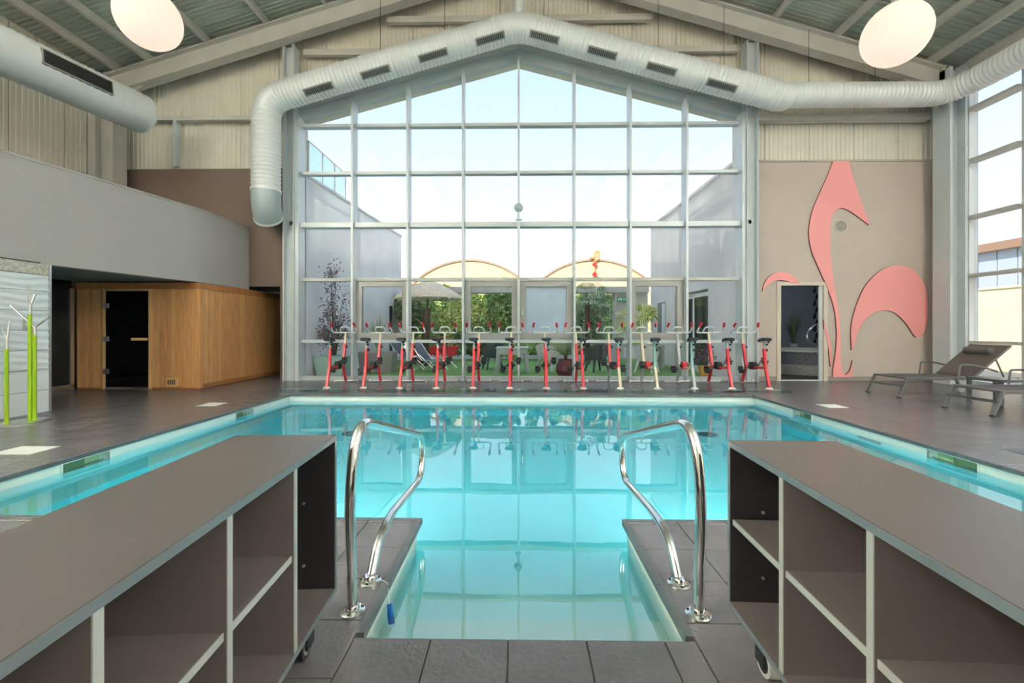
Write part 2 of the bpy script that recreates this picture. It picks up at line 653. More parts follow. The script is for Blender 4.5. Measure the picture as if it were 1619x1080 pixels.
# bench ledge that runs round the pool just under the water
lg = MB()
LZ = -0.62
lg.box(PX0, PX0 + 0.3, PY0, PY1, BED, LZ).box(PX1 - 0.3, PX1, PY0, PY1, BED, LZ).box(PX0 + 0.3, PX1 - 0.3, PY1 - 0.3, PY1, BED, LZ)
pp(lg, 'ledge', 'liner')
for y0, y1, z in ((IY0, 2.12, -0.30), (2.12, 2.48, -0.50), (2.48, 2.85, -0.72), (2.85, 3.2, -0.9)):
    pp(MB().box(IX0, IX1, y0, y1, BED - 0.1, z), 'stair_tread', 'liner')
for x in (-2.45, 2.75):
    d_ = MB()
    d_.lathe([(0.15, 0), (0.15, 0.015), (0.13, 0.02)], (x, 6.4, BED), 24)
    dr = pp(d_, 'floor_drain', 'alu_sash')
    s_ = MB()
    for k in range(-4, 5):
        hw = math.sqrt(0.125 ** 2 - (k * 0.028) ** 2)
        s_.box(x - hw, x + hw, 6.4 + k * 0.028 - 0.005, 6.4 + k * 0.028 + 0.005, BED + 0.021, BED + 0.024)
    pp(s_, 'drain_slots', 'grille')
for x in (-1.9, 1.9):  # added underwater fill lights on the unseen near wall, to brighten the water
    pl_ = pp(MB().tube([(x, PY0 + 0.002, -0.6), (x, PY0 + 0.04, -0.6)], 0.12, 24), 'pool_fill_light', 'white_plastic', smooth=True)
    l = bpy.data.lights.new('pool_fill_bulb', 'SPOT')
    l.energy = 80
    l.color = (1.0, 0.98, 0.94)
    l.spot_size = R(165)
    l.spot_blend = 0.8
    l.shadow_soft_size = 0.1
    lo = bpy.data.objects.new('pool_fill_bulb', l)
    COL.objects.link(lo)
    lo.location = (x, PY0 + 0.16, -0.6)
    lo.rotation_euler = (R(90), 0, 0)
gr = MB().box(PX1 - 0.03, PX1 - 0.012, 5.17, 5.5, -0.29, -0.18)
pp(gr, 'wall_inlet', 'alu_sash')
wt = MB()
q = 0.05
ol = [(PX0 - q, PY0 - q), (IX0 - q, PY0 - q), (IX0 - q, IY0 - q), (IX1 + q, IY0 - q), (IX1 + q, PY0 - q), (PX1 + q, PY0 - q), (PX1 + q, PY1 + q), (PX0 - q, PY1 + q)]
wt.prism(ol, 'z', BED - 0.05, WATER)
wo_ = wt.build('water', 'water')
tag(wo_, 'clear turquoise water filling the pool and its stairs', 'water', kind='stuff')
# blue thermometer on its cord
th = empty('pool_thermometer', (-0.595, 2.0, -0.10))
tag(th, 'small blue floating thermometer tethered beside the left pool rail', 'thermometer')
MB().tube([(0, 0, 0.03), (0.005, 0.0, -0.02), (0.012, -0.005, -0.075)], [0.011, 0.015, 0.014], 12).build('body', 'blue_plastic', th, smooth=True)
MB().tube([(0.012, -0.005, -0.075), (0.018, -0.008, -0.10)], [0.017, 0.012], 12).build('float_tip', 'clear_plastic', th, smooth=True)
MB().tube([(0, 0, 0.03), (-0.02, 0.04, 0.105), (-0.05, 0.05, 0.115), (-0.08, 0.04, 0.112)], 0.0016, 6).build('cord', 'white_plastic', th)

# ------------------------------------------------------------------ walls
RIBP = 0.1


def clad_panel(x0, x1, zb, zt, y, parent, axis='y', pitch=0.1, m='clad'):
    """a sheet with raised ribs; zt is a function; axis 'y' faces -y, 'x+' faces +x"""
    prof = []
    n = max(1, round((x1 - x0) / pitch))
    p = (x1 - x0) / n
    for i in range(n):
        a = x0 + i * p
        prof += [(a + p * 0.02, 0), (a + p * 0.12, 0.014), (a + p * 0.78, 0.014), (a + p * 0.88, 0)]
    prof[0] = (x0 + 0.004, -0.004)
    prof[-1] = (x1 - 0.004, -0.004)
    b = MB()
    vs = []
    for s, h in prof:
        if axis == 'y':
            vs += [(s, y - h, zb), (s, y - h, zt(s))]
        else:
            vs += [(y + h, s, zb), (y + h, s, zt(s))]
    b.add(vs, [(2 * i, 2 * i + 2, 2 * i + 3, 2 * i + 1) for i in range(len(prof) - 1)])
    return b.build('cladding_panel', m, parent)


wf = MB()
wf.box(-5.62, -5.1, D, D + 0.2, 0, 2.2).box(XL - 0.2, -5.1, D, D + 0.2, 2.2, 4.98)
wf.box(5.1, 6.05, D, D + 0.2, 0, 5.06).box(7.05, XR + 0.2, D, D + 0.2, 0, 5.06).box(6.05, 7.05, D, D + 0.2, 2.2, 5.06)
HB = 0.18
wf2 = MB()
wf2.prism([(XL - 0.2, 4.9), (-5.1, 4.9), (-5.1, ZG(5.1)), (0, ZG(0)), (5.1, ZG(5.1)), (5.1, 4.9), (XR + 0.2, 4.9), (XR + 0.2, ZROOF(XR) + 0.3), (0, ZROOF(0) + 0.3),
           (XL - 0.2, ZROOF(XL) + 0.3)], 'y', D + 0.12, D + 0.3)
wall_far = wf2.build('wall_far', 'clad')
struct(wall_far, 'gable end wall of cream ribbed sheets around the window', 'wall')
lower_r = MB().box(5.1, 6.05, D, D + 0.12, 0, 5.06).box(7.05, XR + 0.2, D, D + 0.12, 0, 5.06).box(6.05, 7.05, D, D + 0.12, 2.2, 5.06)
lower_r.build('taupe_panel', 'taupe', wall_far)
lower_l = MB().box(-5.62, -5.1, D, D + 0.12, 0, 2.2).box(XL - 0.2, -5.1, D, D + 0.12, 2.2, 4.98)
lower_l.build('brown_panel', 'brown', wall_far)
MB().box(5.3, 9.5, D - 0.03, D + 0.12, 5.06, 5.1).build('panel_ledge', 'taupe', wall_far)
x = XL + 0.05
xs = [XL + 0.05 + 1.02 * k for k in range(20)]
for k in range(19):
    x0 = XL - 0.1 + 1.03 * k
    x1 = x0 + 1.03
    if x1 <= -5.1 or x0 >= 5.1:
        zb = 4.95 if x1 <= 0 else 5.06
        clad_panel(x0, x1, zb, lambda s: ZROOF(s) + 0.05, D + 0.1, wall_far)
    else:
        a, c = max(x0, -5.1), min(x1, 5.1)
        if x0 < -5.1:
            clad_panel(x0, -5.1, 4.95, lambda s: ZROOF(s) + 0.05, D + 0.1, wall_far)
        if x1 > 5.1:
            clad_panel(5.1, x1, 5.06, lambda s: ZROOF(s) + 0.05, D + 0.1, wall_far)
        zb = max(ZG(a), ZG(c)) if a * c >= 0 else ZG(0)
        prof_b = MB()
        n = max(1, round((c - a) / 0.1))
        vs = []
        for i in range(n * 4):
            p = (c - a) / n
            s = a + (i // 4) * p + p * (0.02, 0.12, 0.78, 0.88)[i % 4]
            h = (0, 0.014, 0.014, 0)[i % 4]
            vs += [(s, D + 0.1 - h, ZG(s) + 0.1), (s, D + 0.1 - h, ZROOF(s) + 0.05)]
        prof_b.add(vs, [(2 * i, 2 * i + 2, 2 * i + 3, 2 * i + 1) for i in range(n * 4 - 1)])
        prof_b.build('cladding_panel', 'clad', wall_far)

# left wall
wall_left = MB().box(XL - 0.3, XL - 0.1, YB, 13.2, 0, ZROOF(XL) + 0.3).build('wall_left', 'brown')
struct(wall_left, 'left side wall, cream ribbed sheets above a dark brown base', 'wall')
MB().box(XL - 0.12, XL, YB, D, 0, 4.42).build('brown_base', 'brown', wall_left)
for k in range(9):
    y1 = D - 1.03 * k
    clad_panel(y1 - 1.03, y1, 4.42, lambda s: ZROOF(XL), XL - 0.08, wall_left, axis='x')
MB().box(XL - 0.12, XL - 0.06, YB, D - 1.03 * 9, 4.42, ZROOF(XL)).build('plain_sheet', 'clad', wall_left)
wall_back = MB().prism([(XL - 0.3, 0), (XR + 0.3, 0), (XR + 0.3, ZROOF(XR) + 0.3), (0, ZROOF(0) + 0.3), (XL - 0.3, ZROOF(XL) + 0.3)], 'y', YB - 0.2, YB).build('wall_back', 'clad')
struct(wall_back, 'plain cream end wall behind the viewer', 'wall')

# roof
ceiling = empty('ceiling', (0, 2, ZROOF(0)))
struct(ceiling, 'pitched ceiling of grey-green ribbed roof sheets', 'ceiling')


def cc(b, name, m, **k):
    o = b.build(name, m, **k)
    o.parent = ceiling
    o.matrix_parent_inverse = Matrix.Translation((0, -2, -ZROOF(0)))
    return o


for s in (-1, 1):
    xe = 10.3
    cc(MB().prism([(0, ZROOF(0) + 0.05), (s * xe, ZROOF(xe) + 0.05), (s * xe, ZROOF(xe) + 0.2), (0, ZROOF(0) + 0.2)], 'y', YB - 0.2, D + 0.4), 'roof_slab', 'roofing')
    for k in range(16):
        y1 = D + 0.1 - 1.02 * k
        y0 = y1 - 1.02
        n = 10
        p = (y1 - y0) / n
        vs = []
        for i in range(n):
            for fr, h in ((0.02, 0.03), (0.12, 0.008), (0.7, 0.008), (0.8, 0.03)):
                yy = y0 + (i + fr) * p
                vs += [(0, yy, ZROOF(0) + h), (s * xe, yy, ZROOF(xe) + h)]
        cc(MB().add(vs, [(2 * i, 2 * i + 2, 2 * i + 3, 2 * i + 1) for i in range(n * 4 - 1)]), 'roof_sheet', 'roofing')
    for xp in (0.36, 1.70, 3.03, 4.36, 5.70, 7.05, 8.38, 9.1):
        b = MB()
        x = s * xp
        z1 = ZROOF(x) - 0.004
        b.box(x - 0.012, x + 0.012, YB, D - 0.02, z1 - 0.2, z1)
        x2 = sorted((x - s * 0.012, x - s * 0.075))
        b.box(x2[0], x2[1], YB, D - 0.02, z1 - 0.2, z1 - 0.185)
        pu = tag(b.build('purlin', 'steel'), '', '')
        del pu['label'], pu['category']
        pu.parent = ceiling
        pu.matrix_parent_inverse = Matrix.Translation((0, -2, -ZROOF(0)))

# rafters of the gable frame
frame_ = empty('steel_portal_frame', (0, 9.85, 0))
tag(frame_, 'beige steel gable frame with sloping rafters above the big window', 'steel frame')


def fp(b, name, m, **k):
    o = b.build(name, m, **k)
    o.parent = frame_
    o.matrix_parent_inverse = Matrix.Translation((0, -9.85, 0))
    return o


for s in (-1, 1):
    b = MB()
    xe = 9.3
    hgt = 0.46
    tp = [(0, ZR(0)), (s * xe, ZR(xe))]
    for (za, zb, y0, y1) in ((0, -0.03, 9.68, 9.92), (-hgt + 0.03, -hgt, 9.68, 9.92), (-0.03, -hgt + 0.03, 9.79, 9.81)):
        b.prism([(tp[0][0], tp[0][1] + za), (tp[1][0], tp[1][1] + za), (tp[1][0], tp[1][1] + zb), (tp[0][0], tp[0][1] + zb)], 'y', y0, y1)
    b.prism([(s * xe, ZR(xe)), (s * (xe + 0.03), ZR(xe)), (s * (xe + 0.03), ZR(xe) - hgt), (s * xe, ZR(xe) - hgt)], 'y', 9.66, 9.94)
    fp(b, 'rafter', 'steel')
    h = MB()
    h.prism([(s * xe, ZR(xe) - hgt), (s * (xe - 0.9), ZR(xe - 0.9) - hgt), (s * (xe - 0.8), ZR(xe - 0.9) - hgt - 0.03), (s * xe, ZR(xe) - hgt - 0.45)], 'y', 9.77, 9.83)
    fp(h, 'haunch_plate', 'steel')
    # eave column
    c = MB()
    if s < 0:
        c.box(-9.62, -9.45, 9.6, 9.95, 0, ZR(xe)).box(-9.22, -9.05, 9.6, 9.95, 0, ZR(xe) - 0.2).box(-9.45, -9.22, 9.74, 9.8, 0, ZR(xe) - 0.1)
    else:
        c.box(9.3, 9.36, 9.55, 9.95, 0, ZR(xe) - 0.1).box(9.62, 9.68, 9.55, 9.95, 0, ZR(xe) - 0.1).box(9.36, 9.62, 9.72, 9.78, 0, ZR(xe) - 0.1)
    fp(c, 'eave_column', 'steel' if s < 0 else 'steel_cool')
    # wind post beside the window
    xg = s * 5.27
    c = MB()
    zt = ZR(xg) - hgt
    c.box(xg - 0.13, xg - 0.10, 9.9, 10.16, 0, zt).box(xg + 0.10, xg + 0.13, 9.9, 10.16, 0, zt).box(xg - 0.1, xg + 0.1, 10.02, 10.05, 0, zt)
    fp(c, 'wind_post', 'steel_cool')
    for xa, xb, z in ((5.0, 2.9, 7.62), (3.05, 0.6, 8.36)):
        fp(MB().box(min(s * xa, s * xb), max(s * xa, s * xb), 10.06, 10.16, z - 0.06, z + 0.08), 'girt', 'steel')
fp(MB().box(-9.05, -5.4, 10.06, 10.17, 6.07, 6.17), 'girt', 'steel')
fp(MB().box(5.4, 9.3, 10.0, 10.17, 5.94, 6.08), 'girt', 'steel')
fp(MB().box(-8.06, -7.98, 10.05, 10.17, 5.0, 6.07), 'post', 'steel_cool')

# ------------------------------------------------------------------ gable window
win = empty('window_1', (0, D, 0))
struct(win, 'tall gabled glass curtain wall facing the garden', 'window')


def wp(b, name, m, parent=None, **k):
    o = b.build(name, m, **k)
    o.parent = parent or win
    o.matrix_parent_inverse = Matrix.Translation((0, -D, 0)) if parent is None else Matrix()
    return o


BAY = 10.2 / 8
MX = [-5.1 + BAY * i for i in range(9)]
Y0w, Y1w = D - 0.10, D + 0.06
for i, x in enumerate(MX):
    h = 0.04 if i in (0, 8) else 0.024
    wp(MB().box(x - h, x + h, D - 0.25, Y1w, 0, ZG(x) + 0.02), 'mullion', 'alu')
for s in (-1, 1):
    b = MB()
    b.prism([(0, ZG(0)), (s * 5.2, ZG(5.2)), (s * 5.2, ZG(5.2) + 0.28), (0, ZG(0) + 0.28)], 'y', D - 0.04, D + 0.12)
    wp(b, 'sloping_head', 'steel_cool')
    b = MB()
    b.prism([(0, ZG(0) + 0.26), (s * 5.2, ZG(5.2) + 0.26), (s * 5.2, ZG(5.2) + 0.32), (0, ZG(0) + 0.32)], 'y', D - 0.3, D + 0.1)
    wp(b, 'head_flashing', 'steel')
zs = [0.05] + TRANS
SASH = {1, 3, 4, 6}
for i in range(8):
    xa, xb = MX[i] + 0.03, MX[i + 1] - 0.03
    for j, z in enumerate(TRANS):
        hh = 0.055 if j == 2 else 0.035
        yy = D - 0.16 if j == 2 else Y0w
        wp(MB().box(xa, xb, yy, Y1w, z - hh, z + hh), 'transom', 'alu' if j != 1 else 'steel')
    wp(MB().box(xa, xb, Y0w, Y1w, 0.0, 0.09), 'bottom_rail', 'alu')
    for j in range(6):
        za = (0.09 if j == 0 else TRANS[j - 1] + 0.035)
        if j < 5:
            zb = TRANS[j] - 0.035
            if j == 1 and i in SASH:
                fw, fb_ = 0.13, 0.16
                s = MB()
                s.box(xa, xa + fw, D - 0.07, D + 0.05, za, zb).box(xb - fw, xb, D - 0.07, D + 0.05, za, zb)
                s.box(xa + fw, xb - fw, D - 0.07, D + 0.05, za, za + fb_).box(xa + fw, xb - fw, D - 0.07, D + 0.05, zb - fw, zb)
                so_ = wp(s, 'sash', 'alu_sash')
                pm = 'fog_glass' if i == 4 else 'pane_glass'
                pn = MB().box(xa + fw, xb - fw, D - 0.005, D + 0.005, za + fb_, zb - fw).build('pane', pm)
                pn.parent = so_
                pn.matrix_parent_inverse = Matrix()
                if i == 4:
                    pn['label'] = 'steamed-up window pane'
                    hd = MB().tube([(xa + 0.06, D - 0.07, 1.68), (xa + 0.06, D - 0.12, 1.66), (xa + 0.06, D - 0.12, 1.52), (xa + 0.06, D - 0.07, 1.5)], 0.012, 8).build('handle', 'chrome')
                    hd.parent = so_
                continue
            wp(MB().box(xa, xb, D - 0.005, D + 0.005, za, zb), 'pane', 'pane_glass')
        else:
            poly = [(xa, za), (xb, za), (xb, ZG(xb)), (xa, ZG(xa))]
            wp(MB().prism(poly, 'y', D - 0.005, D + 0.005), 'pane', 'pane_glass')
wp(MB().box(-5.3, -5.1, D - 0.18, D - 0.06, 3.6, 3.68), 'bracket', 'alu')
wp(MB().box(5.1, 5.3, D - 0.18, D - 0.06, 3.6, 3.68), 'bracket', 'alu')
# round loudspeaker on the centre mullion
sp = empty('ball_speaker', (0, D - 0.22, 3.69))
tag(sp, 'small grey ball-shaped speaker standing on the middle window transom', 'speaker')
b = MB()
prof = [(0.105 * math.sin(math.pi * k / 12), 0.28 - 0.105 * math.cos(math.pi * k / 12)) for k in range(1, 12)]
b.lathe(prof, (0, 0, 0), 20).build('ball', 'steel_cool', sp, smooth=True)
MB().lathe([(0.09, 0), (0.09, 0.012)], (0, 0, 0), 20).mesh('g', 'duct_grey')
g = MB().tube([(0, -0.085, 0.285), (0, -0.108, 0.29)], 0.07, 20).build('grille', 'duct_grey', sp, smooth=True)
MB().tube([(0, 0, 0.0), (0, 0, 0.19)], 0.02, 10).build('stem', 'steel_cool', sp, smooth=True)
MB().lathe([(0.07, -0.005), (0.07, 0.02), (0.03, 0.035)], (0, 0, 0), 16).build('foot', 'steel_cool', sp, smooth=True)

# ------------------------------------------------------------------ right-hand curtain wall
win2 = empty('window_2', (XR, 9.7, 0))
struct(win2, 'tall glass curtain wall along the right side', 'window')


def w2(b, name, m):
    o = b.build(name, m)
    o.parent = win2
    o.matrix_parent_inverse = Matrix.Translation((-XR, -9.7, 0))
    return o


YM = [9.66 - 1.06 * k for k in range(15)]
TOPR = 6.78
for k, y in enumerate(YM):
    w2(MB().box(XR - 0.12, XR + 0.05, y - 0.035, y + 0.035, 0, TOPR), 'mullion', 'alu' if k else 'pvc')
for a, bb in zip(YM, YM[1:]):
    for z in TRANS:
        w2(MB().box(XR - 0.2, XR + 0.05, bb + 0.035, a - 0.035, z - 0.03, z + 0.03), 'transom', 'steel')
    w2(MB().box(XR - 0.1, XR + 0.05, bb + 0.035, a - 0.035, 0, 0.08), 'bottom_rail', 'alu')
    zz = [0.05] + TRANS + [TOPR]
    for z0, z1 in zip(zz, zz[1:]):
        w2(MB().box(XR - 0.005, XR + 0.005, bb + 0.035, a - 0.035, z0 + 0.03, z1 - 0.03), 'pane', 'pane_glass')
w2(MB().box(XR - 0.15, XR + 0.1, YM[-1], YM[0], TOPR - 0.03, TOPR + 0.5), 'head_beam', 'steel')
wr = MB().box(XR - 0.12, XR + 0.15, 9.7, D, 0, ZROOF(XR) + 0.2).box(XR - 0.02, XR + 0.15, YB, YM[-1], 0, ZROOF(XR)).build('wall_right', 'steel_cool')
struct(wr, 'narrow pale return wall at the right corner', 'wall')
MB().box(XR - 0.16, XR - 0.12, 9.78, 9.9, 4.9, 6.6).build('dark_slot', 'grille', wr)

# ------------------------------------------------------------------ art wall: door, skirting, speaker, pink shapes
df = MB()
df.box(5.97, 6.06, D - 0.03, D + 0.13, 0, 2.28).box(7.04, 7.13, D - 0.03, D + 0.13, 0, 2.28).box(6.06, 7.04, D - 0.03, D + 0.13, 2.2, 2.28)
door = df.build('door_1', 'door_frame')
struct(door, 'cream framed doorway into the dim spa room', 'door')
MB().box(6.96, 7.04, D + 0.02, D + 0.06, 0, 2.2).build('door_edge', 'alu', door)
MB().box(6.06, 7.04, D + 0.0, D + 0.1, 0.0, 0.015).build('threshold', 'alu', door)
bb_ = MB().box(5.42, 5.97, D - 0.015, D, 0, 0.1).box(7.13, 9.3, D - 0.015, D, 0, 0.1).build('baseboard_far', 'baseboard')
struct(bb_, 'grey tile skirting under the pink mural', 'baseboard')
D2 = D - 0.02
zo7 = lambda pts: [(lambda p: (p.x, p.z))(at(1139 + x / 3.373, 230 + y / 3.373, D2)) for x, y in pts]
zo8 = lambda pts: [(lambda p: (p.x, p.z))(at(1139 + x / 3.373, 440 + y / 3.373, D2)) for x, y in pts]


def smooth_poly(p, it=2):
    for _ in range(it):
        q = []
        n = len(p)
        for i in range(n):
            a, b_ = p[i], p[(i + 1) % n]
            q += [(a[0] * .75 + b_[0] * .25, a[1] * .75 + b_[1] * .25), (a[0] * .25 + b_[0] * .75, a[1] * .25 + b_[1] * .75)]
        p = q
    return p


neck = zo7([(597, 86), (597, 86), (575, 150), (530, 250), (490, 340), (470, 430), (470, 500), (485, 570), (520, 650), (560, 740), (595, 830), (612, 900), (619, 1000)]) + \
    zo8([(618, 330), (612, 400), (600, 470), (597, 500), (597, 527), (597, 527), (697, 527), (697, 527), (702, 440), (702, 438), (690, 490), (668, 515), (650, 510), (640, 470), (637, 400)]) + \
    zo7([(636, 1000), (630, 900), (612, 800), (595, 690), (583, 560), (580, 450), (588, 390), (605, 350), (640, 332), (680, 345), (730, 380), (792, 425), (792, 425), (775, 370), (735, 260), (700, 160), (682, 86), (682, 86), (682, 86)])
tail = zo7([(697, 1060), (692, 1000), (700, 930), (720, 860), (755, 770), (800, 710), (860, 660), (930, 637), (990, 645), (1040, 675), (1080, 730), (1100, 800), (1103, 880), (1095, 960), (1075, 1010), (1045, 1028),
            (1025, 1010), (990, 950), (940, 900), (900, 880), (850, 877), (800, 900), (760, 940), (730, 990), (708, 1075)]) + zo8([(699, 383), (696, 383)])
arc = zo7([(222, 780), (222, 778), (232, 730), (265, 690), (310, 670), (350, 678), (395, 700), (421, 737), (421, 737), (380, 735), (340, 720), (300, 717), (260, 735), (235, 760)])
sliver = zo8([(548, 222), (548, 222), (560, 262), (580, 330), (590, 400), (590, 470), (584, 470), (578, 400), (566, 330), (549, 270)])
for nm, pl, lb in (('neck', neck, 'tall pink curved wall shape with a beak-like hook at its top'), ('tail', tail, 'broad pink crescent wall shape nearest the corner column'),
                   ('arch', arc, 'small pink arched wall shape above the spa doorway'), ('sliver', sliver, 'thin pink sliver wall shape beside the spa doorway')):
    pl = smooth_poly(pl, 2)
    o = MB().prism(pl, 'y', D - 0.045, D - 0.03).build('wall_relief', 'pink')
    tag(o, lb, 'wall art', 'pink relief shapes on the taupe wall')
    MB().prism(pl, 'y', D - 0.03, D - 0.001).build('dark_edge', 'pink_edge', o)
c = at(1329, 358, D)
spk = MB().tube([(c.x, D, c.z), (c.x, D - 0.02, c.z)], 0.145, 28).build('wall_speaker', 'door_frame', smooth=True)
tag(spk, 'round flush speaker on the taupe wall beside the pink hook', 'speaker')
MB().tube([(c.x, D - 0.021, c.z), (c.x, D - 0.03, c.z)], 0.125, 28).build('grille', 'speaker_grey', spk)

# ------------------------------------------------------------------ spa room behind the doorway
sr = MB()
sr.box(5.5, 5.6, D + 0.3, 13.8, 0, 3).box(10.2, 10.3, D + 0.3, 13.8, 0, 3).box(5.5, 10.3, 13.7, 13.8, 0, 3).box(5.5, 10.3, D + 0.3, 13.8, 2.9, 3)
sro = sr.build('wall_spa', 'spa_wall')
struct(sro, 'grey-blue walls of the dim spa room', 'wall')
tub = empty('spa_tub', (8.0, 12.3, 0))
tag(tub, 'mosaic covered round spa tub beyond the doorway', 'spa tub')
MB().lathe([(1.15, 0), (1.15, 0.24), (1.12, 0.25)], (0, 0, 0), 36).build('step', 'mosaic_light', tub, smooth=True)
MB().lathe([(0.98, 0.25), (0.98, 0.58)], (0, 0, 0), 36).build('body', 'mosaic', tub, smooth=True)
MB().lathe([(1.02, 0.58), (1.04, 0.60), (1.02, 0.64), (0.85, 0.64), (0.83, 0.60)], (0, 0, 0), 36).build('rim', 'white_plastic', tub, smooth=True)
rail = [(-0.2, -0.9, 0.63), (-0.2, -0.88, 0.78), (-0.5, -0.85, 0.86), (-0.5, -0.82, 1.1), (-0.2, -0.78, 1.36), (-0.05, -0.76, 1.2)]
MB().tube(fillet(rail, 0.12), 0.022, 10).build('handrail', 'chrome', tub, smooth=True)
shelf = MB().box(5.6, 10.2, 13.3, 13.7, 0, 0.55).build('spa_ledge', 'spa_wall')
struct(shelf, 'tiled ledge behind the spa tub', 'ledge')
for k in range(9):
    f = MB()
    for q in range(3):
        a = 0.5 + q * 0.6 + (k % 2) * 0.4
        f.prism([(9.13 + 0.06 * (k % 2) + 0.02 * q, 0.75 + k * 0.2 + 0.05 * q), (9.19 + 0.06 * (k % 2) + 0.02 * q, 0.80 + k * 0.2 + 0.05 * q),
                 (9.23 + 0.06 * (k % 2), 0.74 + k * 0.2 + 0.05 * q), (9.17 + 0.06 * (k % 2), 0.71 + k * 0.2 + 0.05 * q)], 'y', 13.68, 13.70)
    f.build('leaf_motif', 'motif', sro)


def blades(n, h, spread, wdt, droop=0.3, lean0=0.1, seed=1):
    rnd = random.Random(seed)
    b = MB()
    for i in range(n):
        a = rnd.uniform(0, 2 * math.pi)
        L = h * rnd.uniform(0.6, 1.05)
        sp_ = spread * rnd.uniform(lean0, 1)
        dx, dy = math.cos(a), math.sin(a)
        px, py = -dy, dx
        prev = None
        vs = []
        N = 4
        tw = rnd.uniform(-1.2, 1.2)
        px, py, pz = px * math.cos(tw), py * math.cos(tw), math.sin(tw) * 0.8
        for k in range(N + 1):
            t = k / N
            r = sp_ * t ** 1.4
            z = L * (t - droop * t * t * sp_ / max(spread, 1e-6))
            wd = wdt * (1 - t) ** 0.6 * (0.5 + 0.5 * min(1, t * 4)) + 0.001
            vs += [(dx * r - px * wd, dy * r - py * wd, z - pz * wd), (dx * r + px * wd, dy * r + py * wd, z + pz * wd)]
        b.add(vs, [(2 * k, 2 * k + 1, 2 * k + 3, 2 * k + 2) for k in range(N)])
    return b


pg = empty('potted_grass', (8.4, 13.45, 0.55))
tag(pg, 'tall wispy grass in a white pot inside the spa room', 'potted plant')
MB().lathe([(0.09, 0), (0.12, 0.2), (0.11, 0.2)], (0, 0, 0), 18).build('pot', 'white_plastic', pg, smooth=True)
blades(80, 1.15, 0.34, 0.012, 0.2, seed=3).build('foliage', 'leaf_dark', pg).location.z = 0.18

sl_ = empty('spa_fill_lamp', (7.2, 11.6, 2.9))  # lamp added above the view to lift the dim spa room
tag(sl_, 'added small round ceiling lamp that brightens the spa room', 'lamp')
MB().lathe([(0.16, -0.06), (0.18, -0.02), (0.18, 0.0)], (0, 0, 0), 20).build('shade', 'white_plastic', sl_, smooth=True)
l = bpy.data.lights.new('bulb', 'POINT')
l.energy = 9
l.color = (0.85, 0.93, 1.0)
l.shadow_soft_size = 0.1
lo = bpy.data.objects.new('bulb', l)
COL.objects.link(lo)
lo.parent = sl_
lo.location = (0, 0, -0.2)

# ------------------------------------------------------------------ left: mezzanine fascia, recess, sauna
FZ0, FZ1 = 2.13, 3.57
line = [(-7.05, 3.0), (-6.98, 5.4), (-6.82, 6.25), (-6.36, 8.6), (-6.36, D)]
ls = fillet([(x, y, 0) for x, y in line], [0.8, 0.8, 0.12], 8)
fs = MB()
outer = [(p.x, p.y) for p in ls]
inner = [(p.x - 0.18, p.y) for p in ls]
fs.prism(outer + inner[::-1], 'z', FZ0, FZ1)
fascia = fs.build('trim_1', 'fascia', smooth=True)
struct(fascia, 'long pale grey curved mezzanine fascia above the sauna', 'fascia')
cap = MB().prism([(p.x + 0.015, p.y) for p in ls] + [(p.x - 0.2, p.y) for p in ls][::-1], 'z', FZ1, FZ1 + 0.03).build('cap_strip', 'fascia', fascia)
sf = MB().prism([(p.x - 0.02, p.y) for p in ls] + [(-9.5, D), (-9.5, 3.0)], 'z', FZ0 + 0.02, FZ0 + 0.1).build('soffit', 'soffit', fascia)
# white tiled wall block
TX = -6.83
wtl = empty('wall_tiled', (TX, 5, 0))
struct(wtl, 'white wavy tiled wall beside the coat stand', 'wall')


def wt_(b, name, m):
    o = b.build(name, m)
    o.parent = wtl
    o.matrix_parent_inverse = Matrix.Translation((-TX, -5, 0))
    return o


wt_(MB().box(TX - 0.3, TX - 0.01, 3.0, 6.24, 0, FZ0 + 0.02), 'wall_core', 'grout')
rows = [0.0, 0.32, 0.62, 0.90, 1.18, 1.46, 1.74, 1.97]
for z0, z1 in zip(rows, rows[1:]):
    for y0, y1 in ((4.2, 5.22), (5.22, 6.24)):
        tb_ = MB()
        N = 14
        if z0 < 0.6:
            tb_.box(TX - 0.012, TX, y0 + 0.002, y1 - 0.002, z0 + 0.003, z1 - 0.003)
        else:
            vs, fcs = [], []
            M_ = 20
            for a in range(N + 1):
                for c_ in range(M_ + 1):
                    yy = y0 + 0.002 + (y1 - y0 - 0.004) * c_ / M_
                    zz = z0 + 0.003 + (z1 - z0 - 0.006) * a / N
                    h = 0.007 * math.sin(zz * 62 + 2.2 * math.sin(yy * 5.0 + zz * 2))
                    vs.append((TX + h - 0.002, yy, zz))
            for a in range(N):
                for c_ in range(M_):
                    k = a * (M_ + 1) + c_
                    fcs.append((k, k + 1, k + M_ + 2, k + M_ + 1))
            tb_.add(vs, fcs)
        o = tb_.build('tile', 'wall_tile', smooth=z0 >= 0.6)
        o.parent = wtl
        o.matrix_parent_inverse = Matrix.Translation((-TX, -5, 0))
wt_(MB().box(TX - 0.02, TX + 0.004, 3.0, 6.24, 1.975, FZ0), 'stone_strip', 'stone_strip')
wt_(MB().box(TX - 0.02, TX + 0.006, 3.0, 6.24, 0.615, 0.63), 'steel_trim', 'brushed')
wt_(MB().box(TX - 0.3, TX + 0.012, 6.24, 6.27, 0, FZ0), 'corner_trim', 'brushed')
sw = MB().box(TX + 0.004, TX + 0.02, 5.90, 6.0, 1.18, 1.33).build('light_switch', 'brushed', bevel=0.004)
tag(sw, 'small steel switch plate on the white tiled wall', 'switch')
MB().box(TX + 0.02, TX + 0.026, 5.93, 5.97, 1.22, 1.29).build('rocker', 'white_plastic', sw)
